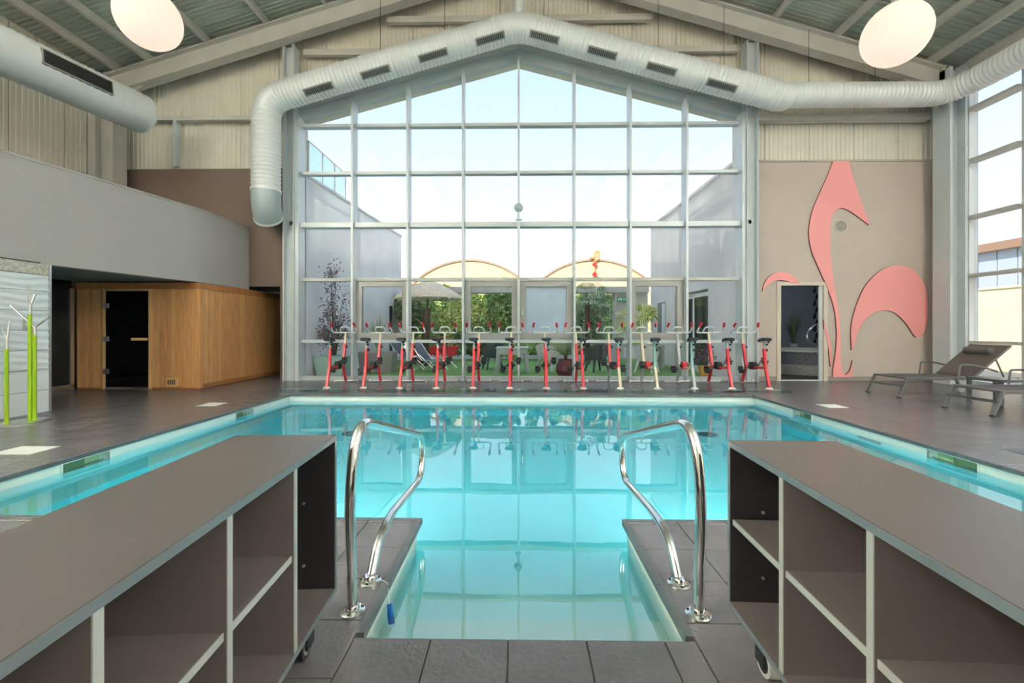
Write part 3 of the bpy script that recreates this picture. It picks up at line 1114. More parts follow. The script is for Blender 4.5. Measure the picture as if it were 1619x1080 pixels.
# dark glass partition in the recess
dg = empty('dark_glass_partition', (-8.9, 7.5, 0))
tag(dg, 'dark glass partition with steel edge left of the sauna', 'partition')
MB().box(0, 0.04, -1.3, 1.02, 0.1, 2.15).build('glass_panel', 'teal_glass', dg)
MB().box(-0.01, 0.06, 0.98, 1.05, 0, 2.0).build('edge_profile', 'brushed', dg)
MB().box(-0.01, 0.06, -1.3, 1.05, 0.05, 0.1).build('bottom_rail', 'brushed', dg)
MB().box(-0.03, 0.05, -1.3, 1.05, 0.0, 0.05).build('plinth', 'tile', dg)
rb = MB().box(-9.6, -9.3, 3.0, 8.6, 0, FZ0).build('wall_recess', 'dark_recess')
struct(rb, 'dark back of the recess beside the sauna', 'wall')

SXR, SXL, SY = -6.33, -8.82, 8.58
sauna = empty('sauna_cabin', (SXR, SY, 0))
tag(sauna, 'wood panelled sauna cabin with a dark glass door', 'sauna')


def sp_(b, name, m, parent=None, **k):
    o = b.build(name, m, **k)
    o.parent = parent or sauna
    o.matrix_parent_inverse = Matrix.Translation((-SXR, -SY, 0))
    if parent:
        o.matrix_parent_inverse = Matrix()
    return o


SZ = 2.12
DX0, DX1, DZ1 = -8.24, -7.36, 1.96
core = MB().box(SXL, DX0, SY + 0.02, SY + 0.08, 0, SZ).box(DX1, SXR - 0.02, SY + 0.02, SY + 0.08, 0, SZ).box(DX0, DX1, SY + 0.02, SY + 0.08, DZ1, SZ)
core.box(SXR - 0.08, SXR - 0.02, SY + 0.02, 12.0, 0, SZ).box(SXL, SXR - 0.02, SY + 0.02, 12, SZ - 0.05, SZ)
sp_(core, 'core', 'wood_edge')
rnd = random.Random(5)
pm = {}


def plank(x0, x1, z0, z1, face):
    wd = x1 - x0
    if face == 'f':
        b = MB().box(x0 + 0.0015, x1 - 0.0015, SY, SY + 0.02, z0, z1)
    else:
        b = MB().box(SXR - 0.02, SXR, x0 + 0.0015, x1 - 0.0015, z0, z1)
    sp_(b, 'plank', rnd.choice(['wood', 'wood', 'wood_pale']))


mat('wood_pale', srgb(214, 160, 106), 0.5, noise=0.18, nscale=5, stretch=(9, 9, 0.5))
x = SXL
while x < DX0 - 0.1:
    plank(x, x + 0.08, 0.03, 1.99, 'f')
    x += 0.08
x = DX1 + 0.05
while x < SXR - 0.05:
    plank(x, min(x + 0.08, SXR - 0.045), 0.03, 1.99, 'f')
    x += 0.08
y = SY + 0.05
while y < 11.9:
    plank(y, y + 0.08, 0.1, 1.99, 's')
    y += 0.08
sp_(MB().box(SXL, SXR, SY - 0.012, SY + 0.02, 1.99, SZ), 'top_band', 'wood_edge')
sp_(MB().box(SXR - 0.02, SXR + 0.012, SY + 0.02, 12.0, 1.99, SZ), 'top_band', 'wood_edge')
sp_(MB().box(SXR - 0.02, SXR + 0.01, SY + 0.03, 12.0, 0.02, 0.1), 'bottom_band', 'wood_edge')
sp_(MB().box(SXR - 0.05, SXR + 0.012, SY - 0.012, SY + 0.05, 0.02, 2.0), 'corner_post', 'wood')
fr = MB().box(DX0 - 0.05, DX0, SY - 0.015, SY + 0.06, 0, DZ1 + 0.03).box(DX1, DX1 + 0.05, SY - 0.015, SY + 0.06, 0, DZ1 + 0.03).box(DX0, DX1, SY - 0.015, SY + 0.06, DZ1, DZ1 + 0.03)
sp_(fr, 'door_frame', 'wood_light')
sdr = sp_(MB().box(DX0 + 0.01, DX1 - 0.01, SY - 0.004, SY + 0.006, 0.04, DZ1 - 0.01), 'door', 'smoked_glass')
for z in (0.35, 1.0, 1.66):
    sp_(MB().box(DX0 - 0.03, DX0 + 0.07, SY - 0.024, SY - 0.004, z - 0.05, z + 0.05), 'hinge', 'brushed', sdr)
sp_(MB().box(DX1 - 0.32, DX1 - 0.01, SY - 0.05, SY - 0.02, 0.97, 1.02).box(DX1 - 0.06, DX1 - 0.03, SY - 0.03, SY - 0.004, 0.98, 1.01), 'handle', 'wood_light', sdr)
sp_(MB().box(DX0, DX1, SY - 0.01, SY + 0.06, 0.0, 0.035), 'threshold', 'brushed')
vn = sp_(MB().box(-7.0, -6.78, SY - 0.022, SY, 0.06, 0.22), 'vent', 'wood_light')
for k in range(4):
    sp_(MB().box(-6.965 + k * 0.04, -6.942 + k * 0.04, SY - 0.026, SY - 0.02, 0.09, 0.19), 'vent_slot', 'grille', vn)
# dark passage behind the gable wall
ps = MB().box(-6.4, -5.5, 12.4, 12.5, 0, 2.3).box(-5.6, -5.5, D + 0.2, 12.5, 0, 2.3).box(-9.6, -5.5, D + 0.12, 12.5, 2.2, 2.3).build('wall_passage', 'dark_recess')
struct(ps, 'dark end of the passage beside the sauna', 'wall')

# coat stand
cs = empty('coat_stand', (-6.33, 5.5, 0))
tag(cs, 'coat stand of three lime green poles with chrome branches', 'coat stand')
MB().lathe([(0.30, 0), (0.30, 0.012), (0.29, 0.016)], (0, 0, 0), 40, sx=0.8, sy=1.0).build('base', 'brushed', cs, smooth=True)
for x, y, zg, br in ((-0.06, -0.15, 0.95, [((0.0, 0.03, 0.35), 0.011), ((-0.03, -0.02, 0.25), 0.007)]),
                     (0.02, 0.04, 1.39, [((0.0, -0.03, 0.36), 0.011), ((0.02, 0.04, 0.26), 0.013)]),
                     (0.06, 0.06, 1.12, [((-0.25, -0.06, 0.38), 0.012), ((0.14, 0.05, 0.24), 0.012)])):
    MB().tube([(x, y, 0.016), (x, y, zg)], 0.021, 14).build('pole', 'lime', cs, smooth=True)
    MB().lathe([(0.03, 0.016), (0.022, 0.04)], (x, y, 0), 14).build('collar', 'lime', cs, smooth=True)
    MB().tube([(x, y, zg), (x, y, zg + 0.09)], [0.017, 0.015], 12).build('sleeve', 'chrome', cs, smooth=True)
    for (dx, dy, dz), r in br:
        MB().tube(fillet([(x, y, zg + 0.02), (x, y, zg + 0.1), (x + dx, y + dy, zg + dz)], 0.05), r, 10).build('branch', 'chrome', cs, smooth=True)

# ------------------------------------------------------------------ ducts


def duct(pts, r, name_parent, n=22, m='duct', rib=True, ribh=0.017):
    p = resample(pts, 0.045)
    rs = [r + (ribh if (i % 2) else 0) for i in range(len(p))] if rib else r
    return MB().tube(p, rs, n)


du = empty('air_duct', (0, 9.45, 7.74))
tag(du, 'long white ribbed air duct following the gable above the window', 'duct')


def dp(b, name, m, parent=None, **k):
    o = b.build(name, m, **k)
    o.parent = parent or du
    o.matrix_parent_inverse = Matrix.Translation((0, -9.45, -7.74))
    if parent:
        o.matrix_parent_inverse = Matrix()
    return o


YD = 9.42
DR = 0.282
DZ = lambda x: 7.74 - 0.283 * abs(x)
XD = 5.50
leftp = fillet([(-XD, YD, 4.2), (-XD, YD, DZ(XD)), (0, YD, DZ(0)), (5.55, YD, DZ(5.55))], [0.42, 0.35], 7)
dp(duct(leftp, DR, du), 'main_run', 'duct', smooth=True)
dp(MB().tube(fillet([(-XD, YD, 4.22), (-XD, YD, 3.9), (-XD - 0.10, YD + 0.26, 3.70)], 0.3), DR + 0.012, 22), 'outlet_boot', 'duct_grey', smooth=True)
dp(MB().tube([(-XD, YD, 4.18), (-XD, YD, 4.24)], DR + 0.022, 22), 'band', 'duct', smooth=True)
dp(MB().tube([(-XD - 0.10, YD + 0.25, 3.71), (-XD - 0.11, YD + 0.29, 3.675)], DR + 0.02, 22), 'outlet_rim', 'duct', smooth=True)
xe = 5.55
dp(MB().tube([(xe - 0.02, YD, DZ(xe) + 0.005), (xe + 0.12, YD, DZ(xe) - 0.02), (xe + 0.2, YD, 6.17)], [DR + 0.012, DR - 0.01, 0.245], 22), 'reducer', 'duct', smooth=True)
rp = fillet([(xe + 0.15, YD, 6.19), (8.98, YD, 6.19), (9.25, YD - 0.42, 6.25), (9.25, -4.0, 6.25)], [0.3, 0.4], 6)
dp(duct(rp, 0.235, du), 'side_run', 'duct', smooth=True)
dp(MB().tube([(0, YD, 7.9), (0, YD, 9.6)], 0.12, 16), 'riser', 'duct', smooth=True)
for xj in (-4.55, -3.3, -2.55, -1.5, 2.0, 3.4, 4.7):
    d = Vector((1, 0, -0.283 * (1 if xj > 0 else -1))).normalized()
    c = Vector((xj, YD, DZ(xj)))
    dp(MB().tube([c - d * 0.02, c + d * 0.02], DR + 0.014, 22), 'joint_band', 'duct', smooth=True)
for xj in (6.8, 8.3):
    dp(MB().tube([(xj - 0.015, YD, 6.19), (xj + 0.015, YD, 6.19)], 0.25, 22), 'joint_band', 'duct', smooth=True)
for xg in (-4.32, -3.10, -1.87, -0.66, 0.60, 1.82, 3.06, 4.32):
    sgn = 1 if xg > 0 else -1
    d = Vector((1, 0, -0.283 * sgn)).normalized()
    nrm = Vector((0, -1, 0)) * math.cos(R(48)) + Vector((d.z * -1, 0, d.x)) * -math.sin(R(48))
    nrm.normalize()
    c = Vector((xg, YD, DZ(xg))) + nrm * (DR + 0.0)
    up = d.cross(nrm).normalized()
    b = MB().bar(c - d * 0.32, c + d * 0.32, 0.15, 0.05, up=nrm)
    g = dp(b, 'vent_frame', 'grille_frame')
    b = MB().bar(c - d * 0.295 + nrm * 0.02, c + d * 0.295 + nrm * 0.02, 0.105, 0.02, up=nrm)
    dp(b, 'vent_opening', 'grille', g)
    b = MB()
    for k in range(15):
        pc = c + d * (-0.28 + 0.04 * k) + nrm * 0.032
        b.bar(pc - up * 0.05, pc + up * 0.05, 0.008, 0.006, up=nrm)
    dp(b, 'vent_louvres', 'grille_frame', g)
for xh, rr in ((-3.0, DR), (-1.6, DR), (3.0, DR), (4.4, DR), (6.2, 0.27), (7.6, 0.27)):
    zc = DZ(xh) if abs(xh) < 5.5 else 6.19
    dp(MB().tube([(xh, YD, zc + rr - 0.01), (xh, YD, ZR(xh) - 0.3)], 0.006, 6), 'hanger', 'grille')

ld = empty('side_air_duct', (-7.75, 8.9, 5.62))
tag(ld, 'large ribbed air duct along the left wall with a long dark grille', 'duct')
a, bpt = Vector((0, 0, 0)), Vector((-1.6, -7.0, 0))
dirn = (bpt - a).normalized()
LR = 0.37
MB().tube(resample([a, bpt], 0.06), [LR + (0.018 if i % 2 else 0) for i in range(len(resample([a, bpt], 0.06)))], 26).build('main_run', 'duct', ld, smooth=True)
MB().lathe([(LR + 0.012, 0)], (0, 0, 0)).mesh('x', 'duct') if False else None
MB().tube([a - dirn * 0.03, a + dirn * 0.02], [LR - 0.02, LR + 0.012], 26).build('end_cap', 'duct', ld, smooth=True)
MB().tube([a + dirn * 0.6, a + dirn * 0.63], LR + 0.014, 26).build('joint_band', 'duct', ld, smooth=True)
side = Vector((dirn.y, -dirn.x, 0))
if side.x < 0:
    side = -side
nrm = (side * math.cos(R(8)) + Vector((0, 0, 1)) * math.sin(R(8))).normalized()
up = dirn.cross(nrm)
c0, c1 = a + dirn * 0.82 + nrm * LR, a + dirn * 1.85 + nrm * LR
vf = MB().bar(c0, c1, 0.26, 0.06, up=nrm).build('vent_frame', 'grille_frame', ld)
MB().bar(c0 + dirn * 0.02 + nrm * 0.022, c1 - dirn * 0.02 + nrm * 0.022, 0.22, 0.022, up=nrm).build('vent_opening', 'grille', vf)
b = MB()
for k in range(40):
    pc = c0 + dirn * (0.04 + 0.95 * k / 39) + nrm * 0.035
    b.bar(pc - up * 0.1, pc + up * 0.1, 0.006, 0.006, up=nrm)
b.build('vent_louvres', 'cab_dark', vf)

# ------------------------------------------------------------------ globe lamps


def globe(x, y, z, r, label, power=0):
    g = empty('globe_pendant_lamp', (x, y, z))
    tag(g, label, 'lamp', 'globe pendant lamps under the roof')
    b = MB()
    b.lathe([(r * math.sin(math.pi * k / 24), -r * math.cos(math.pi * k / 24)) for k in range(1, 24)], (0, 0, 0), 40).build('globe', 'globe', g, smooth=True)
    MB().tube([(0, 0, r - 0.01), (0, 0, r + 0.08)], 0.05, 14).build('cap', 'alu_sash', g, smooth=True)
    MB().tube([(0, 0, r + 0.05), (0, 0, ZROOF(x) - z)], 0.018, 10).build('rod', 'steel', g, smooth=True)
    l = bpy.data.lights.new('bulb', 'POINT')
    l.energy = power
    l.color = (1.0, 0.80, 0.60)
    l.shadow_soft_size = r + 0.02
    lo = bpy.data.objects.new('bulb', l)
    COL.objects.link(lo)
    lo.parent = g
    lo.location = (0, 0, 0)
    return g


GL = 5.5
globe(-4.72, GL, 5.16, 0.36, 'glowing white globe lamp hanging on the left, above the sauna side', 5)
globe(4.69, GL, 4.86, 0.36, 'glowing white globe lamp hanging on the right, above the loungers', 5)
globe(0.0, 6.3, 7.6, 0.36, 'added glowing white globe lamp high under the ridge, above the pool middle', 12)  # added lamp out of view, warms the duct and gable peak
globe(-4.6, -0.6, 5.0, 0.36, 'added glowing white globe lamp behind the viewer on the sauna side', 5)  # this lamp and the next are added fill, out of view
globe(4.8, -0.6, 5.0, 0.36, 'added glowing white globe lamp behind the viewer on the window side', 5)


def uplighter(x, y, z, label, energy):  # invented fill lamps out of view, bouncing light off the ceiling
    u = empty('fill_uplighter', (x, y, z))
    tag(u, label, 'lamp', 'added fill uplighters behind the viewer')
    MB().lathe([(0.1, -0.12), (0.2, 0.0), (0.19, 0.0), (0.09, -0.1)], (0, 0, 0), 20).build('bowl', 'steel', u, smooth=True)
    s = 1 if x > 0 else -1
    MB().bar((0, 0, -0.08), (s * (9.6 - abs(x)), 0, -0.08), 0.04, 0.04).build('arm', 'steel', u)
    l = bpy.data.lights.new('fill_flood', 'SPOT')
    l.energy = energy
    l.color = (0.97, 0.975, 1.0)
    l.spot_size = R(150)
    l.spot_blend = 0.6
    l.shadow_soft_size = 0.15
    lo = bpy.data.objects.new('fill_flood', l)
    COL.objects.link(lo)
    lo.parent = u
    lo.location = (0, 0, 0.05)
    lo.rotation_euler = (R(180), 0, 0)
    return u


for x in (-8.6, 8.6):
    for y in (-4.2, -0.6):
        uplighter(x, y, 4.6, 'added steel bowl fill uplighter on the %s wall, %s behind the viewer' % ('left' if x < 0 else 'right', 'far' if y < -2 else 'just'), 5200)

# ------------------------------------------------------------------ shelf cabinets


def cabinet(loc, rz, mirror, label, skip_first):
    """local y runs along the length (far end at y=0, near end at -L), shelves open towards +x * mirror"""
    c = empty('shelf_cabinet', loc, rz)
    tag(c, label, 'cabinet', 'wheeled shelf cabinets at the pool stairs')
    L, DP, ZT, ZB, T = 1.79, 0.40, 0.77, 0.135, 0.02
    m = mirror
    bx = lambda x0, x1, y0, y1, z0, z1: MB().box(min(m * x0, m * x1), max(m * x0, m * x1), y0, y1, z0, z1)
    bx(-DP, 0, -L, 0, ZT - 0.024, ZT).build('top', 'cab', c, bevel=0.0015)
    bx(-0.001, 0.002, -L, 0, ZT - 0.023, ZT - 0.002).build('top_edge_band', 'cab_edge_dark', c)
    bx(-DP, 0, -L, 0, ZB, ZB + T).build('bottom', 'cab_in', c)
    bx(-0.001, 0.002, -L, 0, ZB + 0.001, ZB + T - 0.001).build('bottom_edge_band', 'cab_edge_dark', c)
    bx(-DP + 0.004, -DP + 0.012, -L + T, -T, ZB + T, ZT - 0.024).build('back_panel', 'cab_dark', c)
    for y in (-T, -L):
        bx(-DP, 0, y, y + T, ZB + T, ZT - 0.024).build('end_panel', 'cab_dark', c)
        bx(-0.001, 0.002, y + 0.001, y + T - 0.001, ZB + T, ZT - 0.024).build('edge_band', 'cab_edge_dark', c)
    ys = [-T / 2 - (L - T) / 5 * k for k in range(6)]
    for k in range(1, 5):
        y = ys[k]
        d = bx(-DP + 0.012, -0.003, y - T / 2, y + T / 2, ZB + T, ZT - 0.024).build('divider', 'cab_in', c)
        bx(-0.003, 0.0, y - T / 2, y + T / 2, ZB + T, ZT - 0.024).build('edge_band', 'cab_edge', d)
    for k in range(5):
        if k == 0 and skip_first:
            continue
        ya, yb = ys[k + 1] + T / 2, ys[k] - T / 2
        s = bx(-DP + 0.012, -0.012, ya, yb, 0.45, 0.45 + T).build('shelf', 'cab_in', c)
        bx(-0.012, -0.009, ya, yb, 0.45, 0.45 + T).build('edge_band', 'cab_edge', s)
    for z in (0.25, 0.5, 0.68):
        MB().tube([(m * -0.12, -T, z), (m * -0.12, -T - 0.006, z)], 0.006, 10).build('screw_cap', 'brushed', c)
    for y in (-0.18, -L + 0.18):
        for x in (-0.06, -DP + 0.06):
            x *= m
            k = empty('caster', (0, 0, 0))
            k.parent = c
            wl = MB().tube([(x - 0.02, y, 0.048), (x + 0.02, y, 0.048)], 0.048, 24).build('wheel', 'wheel_grey' if m < 0 else 'rubber', k, smooth=True)
            MB().tube([(x - 0.022, y, 0.048), (x + 0.022, y, 0.048)], 0.034, 20).build('hub', 'rubber' if m < 0 else 'brushed', k, smooth=True)
            MB().box(x - 0.032, x - 0.024, y - 0.025, y + 0.03, 0.04, 0.13).box(x + 0.024, x + 0.032, y - 0.025, y + 0.03, 0.04, 0.13).box(x - 0.035, x + 0.035, y - 0.035, y + 0.04, 0.128, 0.135).build('fork', 'rubber', k)
    return c


cabinet((-0.742, 1.765, 0), R(3.4), 1, 'dark taupe wheeled shelf cabinet left of the pool stairs', True)
cabinet((0.812, 1.705, 0), R(-2.2), -1, 'dark taupe wheeled shelf cabinet right of the pool stairs', False)

# ------------------------------------------------------------------ handrails


def handrail(x, label):
    h = empty('pool_handrail', (x, 1.93, 0))
    tag(h, label, 'handrail', 'chrome rails at the pool stairs')
    y0 = -1.93
    pts = [(0, 1.84, 0.0), (0, 1.80, 0.52), (0, 1.90, 0.80), (0, 3.20, 0.41), (0, 3.16, 0.12), (0, 2.22, 0.19), (0, 2.06, 0.0)]
    pts = [(p[0], p[1] + y0, p[2]) for p in pts]
    MB().tube(fillet(pts, [0.3, 0.16, 0.14, 0.16, 0.3], 8), 0.0225, 20).build('rail', 'chrome', h, smooth=True)
    for y in (1.84, 2.06):
        f = MB().lathe([(0.052, 0.001), (0.052, 0.008), (0.046, 0.012), (0.03, 0.014), (0.027, 0.03), (0.023, 0.034)], (0, y + y0, 0), 28).build('flange', 'chrome', h, smooth=True)
        for k in range(3):
            a = k * 2.1 + 0.5
            MB().tube([(0.041 * math.cos(a), y + y0 + 0.041 * math.sin(a), 0.01), (0.041 * math.cos(a), y + y0 + 0.041 * math.sin(a), 0.015)], 0.006, 10).build('screw', 'rubber', f)
    return h


handrail(-0.705, 'bent chrome pool handrail on the left side of the stairs')
handrail(0.752, 'bent chrome pool handrail on the right side of the stairs')

# ------------------------------------------------------------------ aqua bikes


def make_bike(cols):
    """local +y points to the window; origin on the floor under the rear foot"""
    leg, low, post, front, stem, shroud = cols
    r = empty('exercise_bike', (0, 0, 0))
    rnd = random.Random(len(cols[0]) * 7 + len(cols[1]) * 3 + len(cols[3]))
    MB().bar((0, 0.02, 0.02), (0, 0.16, 0.42), 0.052, 0.05, up=(0, 1, 0)).build('rear_leg', low, r, bevel=0.006)
    MB().bar((0, 0.16, 0.40), (0, 0.21, 0.80), 0.052, 0.052, up=(0, 1, 0)).build('seat_tube', leg, r, bevel=0.006)
    st = MB().bar((0, 0.205, 0.76), (0, 0.225, 0.93), 0.036, 0.036, up=(0, 1, 0)).build('seat_post', post, r)
    MB().bar((0, 0.12, 0.93), (0, 0.34, 0.93), 0.034, 0.03).build('seat_slide', post, st)
    for (x, y, z, q) in ((0.045, 0.2, 0.77, 0.026), (0.04, 0.18, 0.88, 0.02), (0.05, 0.14, 0.93, 0.02)):
        MB().tube([(x - 0.02, y, z), (x + 0.015, y - 0.01, z)], q, 12).build('knob', 'bike_black', r, smooth=True)
    sd_ = MB()
    for t in range(9):
        pass
    ring = []
    for yy, wd, zt in ((0.06, 0.075, 1.01), (0.12, 0.105, 1.025), (0.2, 0.09, 1.02), (0.27, 0.045, 1.01), (0.36, 0.03, 1.005), (0.41, 0.02, 0.985)):
        ring.append([(-wd, yy, zt - 0.045), (-wd * 0.9, yy, zt - 0.01), (-wd * 0.3, yy, zt), (wd * 0.3, yy, zt), (wd * 0.9, yy, zt - 0.01), (wd, yy, zt - 0.045), (wd * 0.4, yy, zt - 0.06), (-wd * 0.4, yy, zt - 0.06)])
    vs = [p for q in ring for p in q]
    fc = []
    for i in range(len(ring) - 1):
        for j in range(8):
            fc.append((i * 8 + j, i * 8 + (j + 1) % 8, i * 8 + 8 + (j + 1) % 8, i * 8 + 8 + j))
    fc += [tuple(range(8)), tuple(range(len(vs) - 8, len(vs)))[::-1]]
    sd_.add(vs, fc).build('saddle', 'bike_black', r, smooth=True)
    MB().bar((0, 0.17, 0.41), (0, 0.92, 0.36), 0.05, 0.05).build('cross_beam', leg if leg != 'bike_teal' else 'bike_beige', r, bevel=0.006)
    MB().bar((0, 1.06, 0.03), (0, 0.9, 0.40), 0.05, 0.05, up=(0, 1, 0)).build('front_leg', low if low == 'bike_red' else 'bike_grey', r, bevel=0.006)
    MB().bar((0, 0.88, 0.36), (0, 1.02, 0.87), 0.058, 0.062, up=(0, 1, 0)).build('head_tube', front, r, bevel=0.006)
    MB().bar((0, 1.01, 0.83), (0, 1.07, 1.13), 0.038, 0.04, up=(0, 1, 0)).build('handlebar_post', stem, r)
    MB().tube([(0.03, 0.98, 0.80), (0.065, 0.975, 0.80)], 0.024, 12).build('knob', 'bike_black', r, smooth=True)
    hb = MB().tube(fillet([(-0.25, 0.86, 1.30), (-0.285, 1.0, 1.13), (-0.24, 1.08, 1.115), (0.24, 1.08, 1.115), (0.285, 1.0, 1.13), (0.25, 0.86, 1.30)], [0.09, 0.05, 0.05, 0.09], 5), 0.018, 10)
    hb.tube(fillet([(-0.12, 1.08, 1.115), (-0.10, 1.0, 1.24), (0.10, 1.0, 1.24), (0.12, 1.08, 1.115)], 0.07, 5), 0.016, 10)
    h = hb.build('handlebar', 'bike_silver', r, smooth=True)
    for s in (-1, 1):
        MB().tube([(s * 0.262, 0.905, 1.245), (s * 0.245, 0.845, 1.325)], 0.025, 10).build('grip', 'grip_red', h, smooth=True)
    # crank with water-resistance paddles and pedals
    a = rnd.uniform(0, 6.28)
    ck = MB().tube([(-0.09, 0.62, 0.42), (0.09, 0.62, 0.42)], 0.028, 14)
    cc_ = ck.build('crank_axle', 'bike_black', r, smooth=True)
    MB().box(-0.055, 0.055, 0.54, 0.70, 0.34, 0.50).build('gear_case', shroud, r, bevel=0.015)
    for s in (-1, 1):
        cy, cz = 0.17 * math.cos(a), 0.17 * math.sin(a)
        p = Vector((s * 0.10, 0.62 + s * cy, 0.42 + s * cz))
        MB().bar((s * 0.10, 0.62, 0.42), p, 0.014, 0.03, up=(1, 0, 0)).build('crank_arm', 'brushed', r)
        pd = MB().box(p.x + min(0, s * 0.13), p.x + max(0, s * 0.13), p.y - 0.05, p.y + 0.05, p.z - 0.015, p.z + 0.015).build('pedal', 'bike_black', r, bevel=0.004)
        MB().box(p.x + min(s * 0.02, s * 0.12), p.x + max(s * 0.02, s * 0.12), p.y + 0.03, p.y + 0.05, p.z, p.z + 0.075).box(p.x + min(s * 0.03, s * 0.11), p.x + max(s * 0.03, s * 0.11), p.y - 0.04, p.y + 0.04, p.z - 0.07, p.z - 0.015).build('toe_strap', 'bike_black', pd)
    MB().tube([(-0.25, 1.08, 0.03), (0.25, 1.08, 0.03)], 0.02, 10).build('front_foot_bar', 'brushed', r, smooth=True)
    for s in (-1, 1):
        MB().tube([(s * 0.25 - 0.02, 1.08, 0.035), (s * 0.25 + 0.02, 1.08, 0.035)], 0.035, 14).build('wheel', 'bike_white', r, smooth=True)
    MB().lathe([(0.055, 0.0), (0.05, 0.02), (0.03, 0.035)], (0, 0.02, 0), 14, sx=1.4).build('rear_foot', 'bike_white', r, smooth=True)
    return r


RED = ('bike_red', 'bike_red', 'bike_grey', 'bike_red', 'bike_beige', 'bike_black')
MIX = ('bike_red', 'bike_beige', 'bike_teal', 'bike_red', 'bike_beige', 'bike_black')
PALE = ('bike_teal', 'bike_beige', 'bike_teal', 'bike_beige', 'bike_beige', 'bike_red')
GREY = ('bike_teal', 'bike_grey', 'bike_teal', 'bike_grey', 'bike_grey', 'bike_red')
ordn = ['first', 'second', 'third', 'fourth', 'fifth', 'sixth', 'seventh', 'eighth', 'ninth', 'tenth', 'eleventh', 'twelfth', 'last']
protos = {}
for i in range(13):
    kind = {8: MIX, 9: PALE, 10: GREY}.get(i, RED)
    if kind not in protos:
        bk = protos[kind] = make_bike(kind)
    else:
        bk = copy_tree(protos[kind])
    bk.location = (-3.87 + 0.7375 * i, 8.72, 0.0)
    bk.rotation_euler = (0, 0, R(random.uniform(-2, 2)))
    nm = 'red exercise bike' if kind is RED else ('red bike with beige foot' if kind is MIX else ('pale beige exercise bike' if kind is PALE else 'grey exercise bike'))
    tag(bk, '%s, %s from the left in the row at the window' % (nm, ordn[i]) if i < 12 else 'red exercise bike at the right end of the row, nearest the spa doorway', 'exercise bike', 'row of exercise bikes at the window')

# clear strip laid on the deck in front of the bikes
stp = MB().box(-4.6, 5.15, 8.28, 8.48, 0.0, 0.035).build('deck_strip', 'clear_plastic')
tag(stp, 'long clear plastic strip on the deck in front of the bikes', 'floor strip')
for k in range(18):
    xx = -4.3 + k * 0.54
    MB().lathe([(0.018, 0.034), (0.018, 0.044), (0.01, 0.048)], (xx, 8.36, 0), 10).build('bolt', 'brushed', stp, smooth=True)

# ------------------------------------------------------------------ skimmer lids on the deck
for x0, y0, sx_, sy_, lb in ((-4.87, 4.24, 0.40, 0.28, 'white square skimmer lid in the deck nearest the coat stand'), (-4.86, 6.85, 0.30, 0.30, 'white square skimmer lid in the deck nearest the sauna'),
                             (4.87, 6.85, 0.30, 0.30, 'white square skimmer lid in the deck before the loungers'), (4.98, 4.3, 0.32, 0.3, 'dark tile-coloured skimmer lid at the right edge of the deck')):
    b = MB().box(x0 - sx_ / 2, x0 + sx_ / 2, y0 - sy_ / 2, y0 + sy_ / 2, -0.004, 0.004)
    o = b.build('skimmer_lid', 'white_plastic' if 'white' in lb else 'coping', bevel=0.002)
    tag(o, lb, 'lid', 'skimmer lids in the deck')
    MB().lathe([(0.09, 0.0039), (0.09, 0.0055), (0.08, 0.006)], (x0, y0, 0), 24).build('inner_ring', 'white_plastic' if 'white' in lb else 'coping', o)

# ------------------------------------------------------------------ loungers and side table


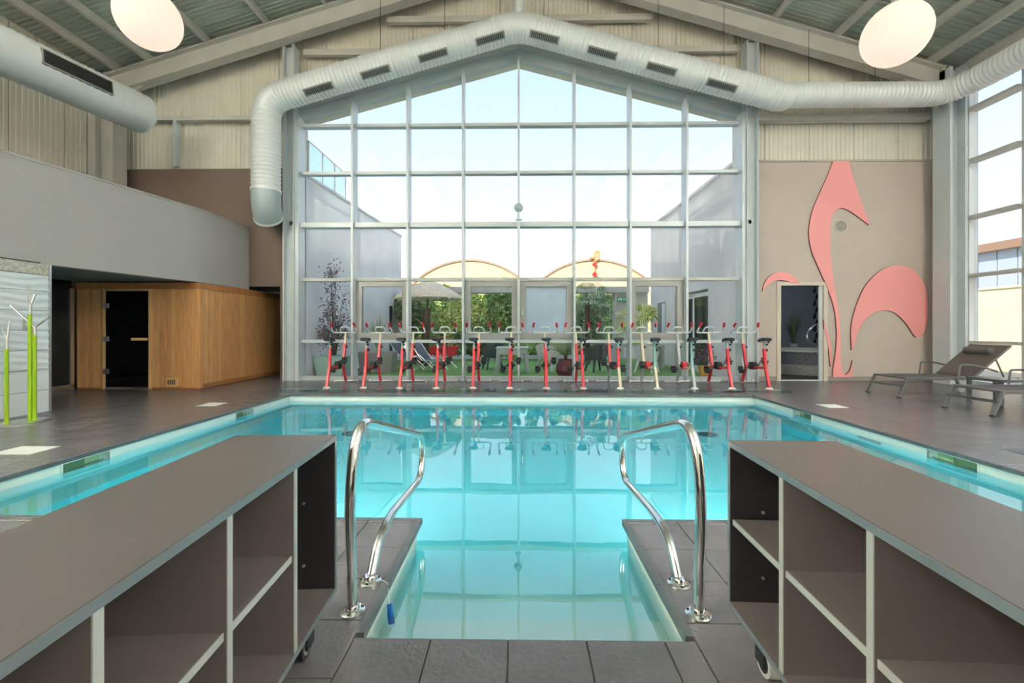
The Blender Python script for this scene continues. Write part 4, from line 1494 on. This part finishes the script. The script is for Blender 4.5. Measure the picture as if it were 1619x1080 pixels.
def lounger(loc, label):
    """foot end at local x=0, head towards +x; y is the width (centre 0)"""
    r = empty('sun_lounger', loc)
    tag(r, label, 'sun lounger', 'loungers by the side window')
    W = 0.34
    for s in (-1, 1):
        y = s * W
        MB().bar((0.06, y, 0.33), (2.0, y, 0.33), 0.025, 0.045).build('side_rail', 'lounger_frame', r, bevel=0.006)
        MB().bar((-0.06, y, 0.012), (0.08, y, 0.345), 0.05, 0.03).build('leg', 'lounger_frame', r, bevel=0.005)
        MB().bar((-0.085, y, 0.006), (-0.03, y, 0.006), 0.055, 0.012).build('foot', 'rubber', r)
        MB().bar((1.55, y, 0.33), (1.68, y, 0.06), 0.035, 0.035).build('rear_leg', 'lounger_frame', r)
        MB().tube([(1.68, y - 0.02, 0.06), (1.68, y + 0.02, 0.06)], 0.06, 18).build('wheel', 'wheel_grey', r, smooth=True)
        ya = s * (W + 0.03)
        MB().tube(fillet([(0.93, ya, 0.33), (0.96, ya, 0.57), (1.2, ya, 0.575), (1.6, ya, 0.46)], [0.03, 0.2], 6), 0.016, 8, flat=0.8).build('armrest', 'lounger_frame', r, smooth=True)
        MB().bar((1.22, y, 0.35), (1.86, y, 0.90), 0.025, 0.03).build('back_rail', 'lounger_frame', r, bevel=0.005)
    MB().bar((-0.01, -W, 0.20), (-0.01, W, 0.20), 0.02, 0.04).build('cross_bar', 'lounger_frame', r)
    MB().bar((0.08, -W, 0.335), (0.08, W, 0.335), 0.03, 0.03).build('foot_bar', 'lounger_frame', r)
    MB().bar((1.86, -W, 0.90), (1.86, W, 0.90), 0.025, 0.025).build('head_bar', 'lounger_frame', r)
    MB().bar((1.6, -W, 0.67), (1.75, -W, 0.33), 0.015, 0.02).build('prop_strut', 'lounger_frame', r)
    b = MB()
    N = 8
    vs = []
    for k in range(N + 1):
        for j in range(5):
            y = -W + 2 * W * j / 4
            vs.append((0.08 + 1.14 * k / N, y, 0.345 - 0.02 * math.sin(math.pi * k / N) * math.sin(math.pi * j / 4)))
    fcs = [(k * 5 + j, k * 5 + j + 1, k * 5 + j + 6, k * 5 + j + 5) for k in range(N) for j in range(4)]
    so2 = b.add(vs, fcs).build('seat_sling', 'lounger_mesh', r, smooth=True)
    md = so2.modifiers.new('thick', 'SOLIDIFY')
    md.thickness = 0.008
    MB().bar((1.22, 0, 0.36), (1.85, 0, 0.90), 2 * W, 0.01).build('back_sling', 'lounger_mesh', r)
    d = Vector((0.64, 0, 0.55)).normalized()
    n = Vector((-d.z, 0, d.x))
    c = Vector((1.22, 0, 0.355)) + d * 0.62 + n * 0.06
    MB().tube([c + Vector((0, -0.24, 0)), c + Vector((0, -0.22, 0)), c, c + Vector((0, 0.22, 0)), c + Vector((0, 0.24, 0))], [0.045, 0.065, 0.068, 0.065, 0.045], 18).build('head_roll', 'pillow', r, smooth=True)
    return r


lounger((6.70, 8.06, 0), 'grey mesh sun lounger with head roll nearest the pink mural')
lounger((6.56, 6.42, 0), 'grey mesh sun lounger at the right edge of the view')
tb = empty('side_table', (7.78, 7.2, 0))
tag(tb, 'low grey square side table between the two loungers', 'side table')
MB().box(-0.25, 0.25, -0.27, 0.27, 0.36, 0.40).build('table_top', 'lounger_frame', tb, bevel=0.006)
for sx_ in (-1, 1):
    for sy_ in (-1, 1):
        x, y = sx_ * 0.22, sy_ * 0.24
        MB().box(x - 0.03, x + 0.03, y - 0.02, y + 0.02, 0, 0.36).build('leg', 'lounger_frame', tb, bevel=0.004)

# ------------------------------------------------------------------ outdoors: ground and buildings
ground = MB().box(-60, 60, 10.46, 90, -0.4, -0.3).box(-60, 60, -60, -6.2, -0.4, -0.3).box(-60, -10, -6.2, 10.46, -0.4, -0.3).box(10.2, 60, -6.2, 10.46, -0.4, -0.3).build('ground', 'paving')
struct(ground, 'pale ground around the building', 'ground')
lawn = MB().prism([(-5.05, 10.45), (5.13, 10.45), (5.13, 17.8), (-4.65, 17.8)], 'z', -0.3, -0.03).build('lawn', 'grass')
tag(lawn, 'bright green artificial lawn in the courtyard', 'lawn', kind='stuff')
# left building
bl = empty('concrete_building', (-5.1, 10.4, 0))
tag(bl, 'pale grey concrete building on the left of the courtyard', 'building')
MB().prism([(0, 0), (0.42, 6.9), (0.1, 6.9), (-0.3, 0)], 'z', -0.3, 4.86).build('wall', 'concrete_l', bl)
MB().prism([(0.04, 0), (0.46, 6.95), (0.06, 6.95), (-0.34, 0)], 'z', 4.86, 4.92).build('coping', 'concrete_l', bl)
MB().box(0.30, 0.36, 5.6, 6.5, 0, 2.05).build('doorway', 'dark_recess', bl)
bal = MB().box(-0.01, 0.01, 0.0, 2.4, 4.95, 5.75).build('balustrade_glass', 'clear_plastic', bl)
for k in range(4):
    MB().tube([(0.02, 0.1 + k * 0.75, 4.9), (0.02, 0.1 + k * 0.75, 5.75)], 0.02, 8).build('balustrade_post', 'brushed', bal)
MB().tube([(0.0, 0.0, 5.77), (0.0, 2.4, 5.77)], 0.02, 8).build('balustrade_rail', 'brushed', bal)
# right building
br_ = empty('rendered_building', (5.15, 10.4, 0))
tag(br_, 'pinkish rendered building on the right of the courtyard', 'building')
MB().box(0, 0.35, 0, 1.55, -0.3, 5.12).box(0, 0.35, 1.55, 4.1, 2.3, 5.12).box(0, 0.35, 4.1, 6.7, -0.3, 5.12).box(0.35, 3, 6.4, 6.7, -0.3, 5.12).build('wall', 'concrete_r', br_)
MB().box(-0.04, 0.4, 0, 6.74, 5.12, 5.2).build('coping', 'concrete_r', br_)
sl = MB()
for y0, y1, x in ((1.58, 2.9, 0.12), (2.8, 4.07, 0.2)):
    f = MB().box(x, x + 0.06, y0, y0 + 0.1, 0, 2.25).box(x, x + 0.06, y1 - 0.1, y1, 0, 2.25).box(x, x + 0.06, y0 + 0.1, y1 - 0.1, 2.13, 2.25).box(x, x + 0.06, y0 + 0.1, y1 - 0.1, 0, 0.12).build('sliding_door', 'pvc', br_)
    MB().box(x + 0.02, x + 0.03, y0 + 0.1, y1 - 0.1, 0.12, 2.13).build('pane', 'teal_glass', f)
MB().box(-0.005, 0.05, 5.0, 5.85, 0.8, 2.15).build('window_recess', 'pot_grey', br_)
MB().box(-0.01, 0.03, 5.05, 5.35, 0.85, 2.1).build('window_frame', 'pvc', br_)
# back canopy and wall
cp = empty('garden_canopy', (0, 17.9, 0))
tag(cp, 'flat grey canopy across the end of the courtyard', 'canopy')
MB().box(-5.6, 5.3, -0.1, 0.6, 2.68, 2.92).build('roof_edge', 'canopy', cp)
MB().box(4.0, 5.3, 0.1, 0.3, -0.03, 2.68).build('wall', 'canopy', cp)
MB().box(3.94, 4.02, 0.0, 0.5, -0.03, 2.68).build('wall_end', 'canopy', cp)
MB().box(4.3, 4.95, 0.07, 0.1, 0, 2.05).build('door', 'chair_white', cp)
ex = MB().box(4.04, 4.38, 17.9, 17.98, 2.33, 2.5).build('exit_sign', 'exit_green')
tag(ex, 'green emergency exit sign on the end wall of the courtyard', 'sign')
MB().prism([(4.26, 2.41), (4.31, 2.45), (4.31, 2.425), (4.35, 2.425), (4.35, 2.395), (4.31, 2.395), (4.31, 2.37)], 'y', 17.892, 17.9).build('arrow', 'pvc', ex)
MB().box(4.05, 4.09, 17.892, 17.9, 2.36, 2.42).box(4.09, 4.12, 17.892, 17.9, 2.40, 2.46).box(4.15, 4.21, 17.892, 17.9, 2.36, 2.47).build('running_figure', 'pvc', ex)
# vaulted sheds
for cx, lb in ((-4.3, 'far vaulted cream shed with a small chimney'), (6.55, 'far vaulted cream shed with a dangling red hook')):
    v = empty('vaulted_shed', (cx, 38, 0))
    tag(v, lb, 'building', 'vaulted sheds beyond the courtyard')
    RR, top = 6.87, 7.1
    arcp = []
    for k in range(-16, 17):
        a = k / 16 * 0.86
        arcp.append((RR * math.sin(a), top - RR + RR * math.cos(a)))
    poly = [(arcp[0][0], -0.3)] + arcp + [(arcp[-1][0], -0.3)]
    MB().prism(poly, 'y', 0, 0.3).build('front_wall', 'vault_wall', v)
    b = MB()
    vs = []
    for x, z in arcp:
        for (yy, o2) in ((-0.15, 0.0), (14, 0.0), (14, 0.14), (-0.15, 0.14)):
            k = 1 + o2 / RR
            vs.append((x * k, yy, (z - (top - RR)) * k + top - RR))
    fcs = []
    for i in range(len(arcp) - 1):
        for j in range(4):
            fcs.append((i * 4 + j, i * 4 + (j + 1) % 4, i * 4 + 4 + (j + 1) % 4, i * 4 + 4 + j))
    b.add(vs, fcs + [(0, 1, 2, 3), tuple(len(vs) - 4 + q for q in (3, 2, 1, 0))])
    b.build('vault_roof', 'vault_edge', v)
    if cx < 0:
        MB().box(0.3, 0.75, 0.5, 1.0, top, top + 0.35).build('chimney', 'vault_wall', v)
    else:
        hk = MB().tube(fillet([(-0.4, -0.3, top + 0.2), (0.1, -0.3, top + 0.25), (0.0, -0.3, top + 0.75), (0.4, -0.3, top + 0.75), (0.3, -0.3, top + 0.1), (0.0, -0.3, top)], 0.2, 4), 0.12, 8).build('hook_bracket', 'orange', v, smooth=True)
        MB().tube([(0, -0.3, top), (0, -0.3, top - 1.1)], 0.05, 6).build('chain', 'orange', hk)
        MB().lathe([(0.05, 0.16), (0.2, 0.08), (0.2, -0.08), (0.05, -0.2)], (0, -0.3, top - 0.35), 10).build('weight', 'pot_red', hk)
        MB().lathe([(0.05, 0.2), (0.22, 0.05), (0.2, -0.1), (0.05, -0.2)], (0, -0.3, top - 1.2), 10).build('weight', 'pot_red', hk)
# right side outside
yw = MB().box(17.0, 17.3, -5, 24, -0.3, 2.62).build('garden_wall', 'sunlit_wall')
tag(yw, 'sunlit cream garden wall outside the right window', 'garden wall')
MB().box(16.95, 17.35, -5, 24, 2.62, 2.7).build('coping', 'sunlit_wall', yw)
sh = empty('metal_shed', (24, 10, 0))
tag(sh, 'blue-grey metal shed behind the cream garden wall', 'building')
for k in range(36):
    MB().box(0, 0.05, -12 + k * 0.9, -12 + k * 0.9 + 0.84, -0.3, 5.1).build('wall_panel', 'shed_blue', sh)
MB().box(0.05, 6, -12, 20.4, -0.3, 5.1).build('wall_core', 'grille_frame', sh)
MB().box(-0.4, 6.2, -12.3, 20.7, 5.1, 5.5).build('roof_edge', 'shed_roof', sh)

# ------------------------------------------------------------------ outdoors: plants and furniture


def foliage(n, rad, size, seed=1, hollow=0.35):
    rnd = random.Random(seed)
    b = MB()
    vs, fs = [], []
    for i in range(n):
        while True:
            p = Vector((rnd.uniform(-1, 1), rnd.uniform(-1, 1), rnd.uniform(-1, 1)))
            if hollow < p.length < 1 * (0.8 + 0.2 * math.sin(p.x * 7 + p.z * 5 + seed)):
                break
        c = Vector((p.x * rad[0], p.y * rad[1], p.z * rad[2]))
        s = size * rnd.uniform(0.6, 1.3)
        d = Vector((rnd.gauss(0, 1), rnd.gauss(0, 1), rnd.gauss(-0.2, 0.7))).normalized()
        e = d.cross(Vector((rnd.gauss(0, 1), rnd.gauss(0, 1), rnd.gauss(0, 1)))).normalized() * s * 0.32
        k = len(vs)
        vs += [c - d * s * 0.5, c + e, c + d * s * 0.5, c - e]
        fs.append((k, k + 1, k + 2, k + 3))
    return b.add(vs, fs)


def bush(x, y, z, rad, n, size, m, label, seed, stem=True, group='shrubs and trees in the courtyard', cat='shrub', name='garden_shrub'):
    o = empty(name, (x, y, -0.03))
    tag(o, label, cat, group)
    f = foliage(n, rad, size, seed).build('foliage', m, o)
    z = max(z, rad[2] + 0.02)
    f.location.z = z
    if stem:
        rnd = random.Random(seed)
        b = MB()
        for k in range(4):
            a = rnd.uniform(0, 6.28)
            q = rnd.uniform(0.2, 0.5)
            b.tube([(0.03 * math.cos(a), 0.03 * math.sin(a), 0), (rad[0] * q * 0.4 * math.cos(a), rad[1] * q * 0.4 * math.sin(a), z * 0.7), (rad[0] * q * math.cos(a), rad[1] * q * math.sin(a), z + rad[2] * 0.3)],
                   [0.05, 0.035, 0.012], 6)
        b.build('stems', 'bark', o)
    return o


bush(-4.1, 16.6, 1.75, (0.7, 0.6, 1.25), 1500, 0.2, 'leaf_dark', 'dark green shrub against the left concrete wall', 11)
bush(-4.3, 20.3, 1.3, (1.0, 1.0, 1.7), 1500, 0.2, 'leaf_green', 'mid green shrub behind the straw parasol, left of its trunk', 12)
bush(-3.0, 20.6, 1.4, (1.1, 1.0, 1.8), 1700, 0.2, 'leaf_lime', 'yellow-green shrub behind the straw parasol trunk', 13)
bush(-1.75, 20.4, 1.4, (1.0, 0.9, 1.7), 1600, 0.2, 'leaf_lime', 'yellow-green shrub just right of the parasol trunk', 14)
bush(-0.75, 19.6, 1.5, (1.0, 0.9, 1.8), 1700, 0.22, 'leaf_green', 'tall green shrub seen through the left middle sash', 15)
bush(-1.9, 17.2, 0.5, (0.9, 0.5, 0.7), 900, 0.16, 'leaf_dark', 'low dark shrub bordering the lawn behind the sun chairs', 16, stem=False)
bush(0.6, 20.4, 1.4, (1.1, 1.0, 1.7), 1500, 0.2, 'leaf_green', 'green shrub behind the steamed window pane', 17)
bush(1.9, 21.4, 1.3, (1.1, 1.0, 1.8), 1500, 0.2, 'leaf_lime', 'pale yellow-green shrub left of the palm trunk', 18)
bush(3.3, 19.6, 1.35, (0.85, 0.8, 1.6), 1700, 0.22, 'leaf_grey', 'grey-green shrub beside the end wall', 19)
bush(0.2, 17.3, 0.4, (2.2, 0.4, 0.5), 1400, 0.15, 'leaf_green', 'low green hedge along the back of the lawn', 20, stem=False)
hg = empty('hedge', (0, 23.6, -0.03))
tag(hg, 'tall leafy hedge closing the courtyard behind the shrubs', 'hedge')
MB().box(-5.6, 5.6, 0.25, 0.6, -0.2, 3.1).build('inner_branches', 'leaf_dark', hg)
rnd = random.Random(77)
b = MB()
for k in range(7000):
    c = Vector((rnd.uniform(-5.7, 5.7), 0.25 - abs(rnd.gauss(0, 0.14)), rnd.uniform(0.0, 3.1 + 0.15 * math.sin(k))))
    d = Vector((rnd.gauss(0, 1), rnd.gauss(0, 0.6), rnd.gauss(0, 1))).normalized()
    e_ = d.cross(Vector((rnd.gauss(0, .3), -1, rnd.gauss(0, .3)))).normalized() * 0.05
    b.add([c - d * 0.09, c + e_, c + d * 0.09, c - e_], [(0, 1, 2, 3)])
b.build('leaves', 'leaf_green', hg)


def fan_palm(loc, trunk_h, nf, L, m, label, name='palm', pot=None, seed=1, group='shrubs and trees in the courtyard', rad=0.1):
    o = empty(name, loc)
    tag(o, label, 'palm', group)
    rnd = random.Random(seed)
    z0 = 0
    if pot:
        z0 = pot[1]
        MB().lathe([(pot[0] * 0.75, 0), (pot[0], pot[1]), (pot[0] * 0.9, pot[1]), (pot[0] * 0.85, pot[1] - 0.03)], (0, 0, 0), 20).build('pot', pot[2], o, smooth=True)
        z0 -= 0.04
    MB().tube([(0, 0, z0), (0.02, 0, z0 + trunk_h * 0.5), (0, 0, z0 + trunk_h)], [rad, rad * 0.9, rad * 1.05], 10).build('trunk', 'bark', o, smooth=True)
    for i in range(nf):
        a = i * 2.4 + rnd.uniform(-0.3, 0.3)
        el = rnd.uniform(-0.5, 1.2)
        b = MB()
        d = Vector((math.cos(a) * math.cos(el), math.sin(a) * math.cos(el), math.sin(el)))
        base = Vector((0, 0, z0 + trunk_h))
        hub = base + d * L * 0.45
        b.tube([base, hub], 0.008, 5)
        side = d.cross(Vector((0, 0, 1))).normalized()
        upv = side.cross(d)
        tw_ = rnd.uniform(-1.3, 1.3)
        dr_ = rnd.uniform(0.05, 0.5)
        for k in range(13):
            t = (k - 6) / 6 * 1.25
            dd = (d * math.cos(t) + side * math.sin(t)).normalized()
            tip = hub + dd * L * 0.55 + Vector((0, 0, -dr_ * L))
            mid = hub + dd * L * 0.32
            ws = (dd.cross(upv).normalized() * math.cos(tw_) + upv * math.sin(tw_)) * 0.022
            b.add([hub, mid - ws, tip, mid + ws], [(0, 1, 2, 3)])
        b.build('frond', m, o)
    return o


fan_palm((2.6, 16.6, -0.03), 2.35, 16, 1.1, 'leaf_grey', 'tall fan palm standing before the end wall', seed=4)
fan_palm((3.78, 13.9, 0.72), 0.55, 30, 0.85, 'leaf_lime', 'yellow-green potted palm in a lime pot on the grey table', 'potted_palm', (0.2, 0.22, 'pot_lime'), 6, rad=0.05)
mat('palm_yellow', srgb(206, 206, 84), 0.6, noise=0.3, nscale=3)

# garden table that carries the palm
gt = empty('garden_table', (3.75, 13.9, -0.03))
tag(gt, 'low grey garden table under the lime palm pot', 'table')
MB().box(-0.75, 0.75, -0.4, 0.4, 0.68, 0.75).build('table_top', 'table_grey', gt, bevel=0.01)
for sx_ in (-1, 1):
    MB().box(sx_ * 0.7 - 0.05, sx_ * 0.7 + 0.05, -0.38, 0.38, 0, 0.68).build('side_panel', 'table_grey', gt)


def tub_chair(x, y, rz, m, label):
    o = empty('tub_chair', (x, y, -0.03), rz)
    tag(o, label, 'chair', 'plastic tub chairs on the lawn')
    b = MB()
    N = 20
    vs, fcs = [], []
    for i in range(N + 1):
        a = -2.2 + 4.4 * i / N
        hgt = 0.64 + 0.16 * math.cos(a)
        ca, sa = math.sin(a), math.cos(a)
        vs += [(0.24 * ca, -0.24 * sa * -1, 0.36), (0.33 * ca, 0.31 * sa, hgt), (0.36 * ca, 0.34 * sa, hgt), (0.27 * ca, 0.27 * sa, 0.34)]
    for i in range(N):
        for j in range(4):
            fcs.append((i * 4 + j, i * 4 + (j + 1) % 4, i * 4 + 4 + (j + 1) % 4, i * 4 + 4 + j))
    fcs += [(0, 1, 2, 3), tuple(N * 4 + q for q in (3, 2, 1, 0))]
    b.add(vs, fcs).build('shell', m, o, smooth=True)
    MB().lathe([(0.26, 0.34), (0.28, 0.37), (0.26, 0.40)], (0, 0, 0), 24).build('seat', m, o, smooth=True)
    for sx_ in (-1, 1):
        for sy_ in (-1, 1):
            MB().tube([(sx_ * 0.17, sy_ * 0.17, 0.36), (sx_ * 0.25, sy_ * 0.25, 0)], [0.045, 0.025], 8).build('leg', m, o, smooth=True)
    return o


tub_chair(-0.80, 13.4, R(200), 'chair_dark', 'dark grey tub chair left of the pale garden table')
tub_chair(0.85, 12.7, R(150), 'chair_white', 'white tub chair right of the pale garden table')
tub_chair(2.25, 12.6, R(200), 'chair_dark', 'dark grey tub chair beside the wine-red pot')
tub_chair(3.6, 12.3, R(140), 'chair_white', 'white tub chair in front of the palm table')
t2 = empty('plastic_table', (-0.18, 12.4, -0.03))
tag(t2, 'pale plastic garden table between the dark and white chairs', 'table')
MB().box(-0.45, 0.45, -0.4, 0.4, 0.66, 0.72).build('table_top', 'table_grey', t2, bevel=0.015)
MB().box(-0.43, 0.43, -0.38, 0.38, 0.52, 0.66).build('apron', 'table_grey', t2)
for sx_ in (-1, 1):
    for sy_ in (-1, 1):
        MB().tube([(sx_ * 0.37, sy_ * 0.32, 0.55), (sx_ * 0.42, sy_ * 0.37, 0)], [0.07, 0.045], 8).build('leg', 'table_grey', t2, smooth=True)
# folding sun chairs
for x, y, lb in ((-3.35, 13.0, 'dark folding sun chair left of the parasol trunk'), (-2.6, 12.5, 'dark folding sun chair right of the parasol trunk')):
    o = empty('folding_chair', (x, y, -0.03), R(-18))
    tag(o, lb, 'folding chair', 'folding sun chairs on the lawn')
    for s in (-1, 1):
        MB().tube(fillet([(-0.42, s * 0.27, 0.86), (-0.05, s * 0.27, 0.32), (0.5, s * 0.27, 0.36), (0.78, s * 0.27, 0.12)], 0.1), 0.014, 8).build('frame', 'brushed', o, smooth=True)
        MB().tube([(-0.3, s * 0.25, 0.0), (0.3, s * 0.25, 0.5)], 0.012, 8).build('leg', 'brushed', o, smooth=True)
        MB().tube([(0.45, s * 0.25, 0.0), (-0.15, s * 0.25, 0.5)], 0.012, 8).build('leg', 'brushed', o, smooth=True)
    MB().bar((-0.42, 0, 0.86), (-0.05, 0, 0.33), 0.52, 0.012).build('back_sling', 'chair_dark', o)
    MB().bar((-0.05, 0, 0.33), (0.5, 0, 0.36), 0.52, 0.012).build('seat_sling', 'chair_dark', o)
# straw parasol
pr = empty('straw_parasol', (-3.05, 14.4, -0.03))
tag(pr, 'thatched straw parasol with a shaggy trunk post', 'parasol')
MB().tube([(-0.08, 0, 0), (-0.03, 0, 0.9), (0.02, 0, 1.9)], [0.16, 0.14, 0.12], 14).build('trunk', 'bark', pr, smooth=True)
MB().tube([(0.03, 0, 1.85), (0.05, 0, 2.5)], 0.025, 8).build('pole', 'bark', pr, smooth=True)
MB().lathe([(1.12, 2.22), (1.05, 2.32), (0.7, 2.55), (0.35, 2.72), (0.08, 2.8), (0.02, 2.82)], (0.08, 0, 0), 28).build('canopy', 'thatch', pr, smooth=True)
b = MB()
for k in range(1700):
    a = random.uniform(0, 6.283)
    r0 = random.uniform(0.1, 1.12)
    zt = 2.82 - 0.56 * (r0 / 1.12) ** 1.4
    ca, sa = math.cos(a), math.sin(a)
    L = random.uniform(0.14, 0.3)
    p0 = Vector((0.08 + ca * r0, sa * r0, zt + 0.02))
    p1 = Vector((0.08 + ca * (r0 + L * 0.5), sa * (r0 + L * 0.5), zt - L * 0.55))
    sd2 = Vector((-sa, ca, random.uniform(-.5, .5))) * 0.012
    b.add([p0 - sd2, p0 + sd2, p1 + sd2 * 0.3, p1 - sd2 * 0.3], [(0, 1, 2, 3)])
st_ = b.build('straw_fringe', 'thatch', pr)
st_['kind'] = 'stuff'
# red flower planter
rp_ = empty('flower_planter', (-3.0, 15.6, -0.03))
tag(rp_, 'red planter box with flowers behind the sun chairs', 'planter')
MB().prism([(-0.75, 0.28), (0.75, 0.28), (0.85, 0.62), (-0.85, 0.62)], 'y', -0.2, 0.2).build('box', 'pot_red', rp_)
MB().box(-0.6, -0.5, -0.15, 0.15, 0, 0.3).box(0.5, 0.6, -0.15, 0.15, 0, 0.3).build('feet', 'pot_red', rp_)
foliage(500, (0.75, 0.2, 0.22), 0.1, 31).build('leaves', 'leaf_green', rp_).location.z = 0.75
foliage(120, (0.75, 0.22, 0.2), 0.09, 32).build('flowers', 'pot_red', rp_).location.z = 0.82
# purple-leaved tree in a square teal pot
tr = empty('potted_tree', (-4.66, 10.95, -0.03))
tag(tr, 'slim purple-leaved tree in a pale teal pot by the left wall', 'potted tree')
MB().prism([(-0.3, 0), (0.3, 0), (0.42, 0.56), (-0.42, 0.56)], 'y', -0.3, 0.3).build('pot', 'pot_teal', tr, bevel=0.02)
b = MB()
rnd = random.Random(9)
tips = []
for k in range(26):
    a = rnd.uniform(0, 6.28)
    zt = rnd.uniform(1.1, 2.75)
    rr = 0.36 * math.sin(min(1, max(0.15, (3.0 - zt) / 1.6)) * 1.57) * rnd.uniform(0.5, 1)
    p = Vector((rr * math.cos(a), rr * 0.6 * math.sin(a), zt))
    b.tube([(0.04 * math.cos(a), 0.03 * math.sin(a), 0.5), (p.x * 0.4, p.y * 0.4, 0.5 + (zt - 0.5) * 0.55), tuple(p)], [0.012, 0.008, 0.003], 5)
    tips.append(p)
b.build('stems', 'bark', tr)
lv = MB()
for p in tips:
    for q in range(54):
        c = p + Vector((rnd.gauss(0, 0.09), rnd.gauss(0, 0.09), rnd.gauss(-0.1, 0.17)))
        d = Vector((rnd.gauss(0, 1), rnd.gauss(0, 1), rnd.gauss(0, 1))).normalized()
        e = d.cross(Vector((rnd.gauss(0, 1), rnd.gauss(0, 1), rnd.gauss(0, 1)))).normalized() * 0.018
        lv.add([c - d * 0.034, c + e, c + d * 0.034, c - e], [(0, 1, 2, 3)])
lv.build('leaves', 'leaf_purple', tr)
# sword-leaved plant in a grey trough
ag = empty('sword_plant', (-3.95, 12.2, -0.03))
tag(ag, 'spiky sword-leaved plant in a grey trough beside the left wall', 'potted plant')
MB().prism([(-0.42, 0), (0.42, 0), (0.5, 0.6), (-0.5, 0.6)], 'y', -0.25, 0.25).build('trough', 'pot_grey', ag, bevel=0.02)
blades(60, 1.15, 0.55, 0.034, 0.25, seed=8).build('leaves', 'leaf_grey', ag).location.z = 0.55
# yucca in a wine-red pot
yu = empty('yucca', (1.25, 11.6, -0.03))
tag(yu, 'spiky green yucca in a wine-red pot by the window', 'potted plant')
MB().lathe([(0.2, 0), (0.27, 0.13), (0.25, 0.26), (0.19, 0.40), (0.20, 0.43), (0.16, 0.40)], (0, 0, 0), 6).build('pot', 'pot_wine', yu)
MB().tube([(0, 0, 0.38), (0, 0, 0.5)], 0.04, 8).build('stem', 'bark', yu)
blades(90, 0.62, 0.7, 0.026, 0.45, seed=21).build('leaves', 'leaf_grey', yu).location.z = 0.46
# small heather in an orange pot
he = empty('potted_heather', (4.68, 11.0, -0.03))
tag(he, 'round dry plant in a small orange pot by the sliding door', 'potted plant')
MB().lathe([(0.13, 0), (0.18, 0.28), (0.19, 0.3), (0.15, 0.28)], (0, 0, 0), 18).build('pot', 'pot_orange', he, smooth=True)
foliage(420, (0.27, 0.27, 0.27), 0.05, 41, 0.1).build('foliage', 'leaf_purple', he).location.z = 0.55
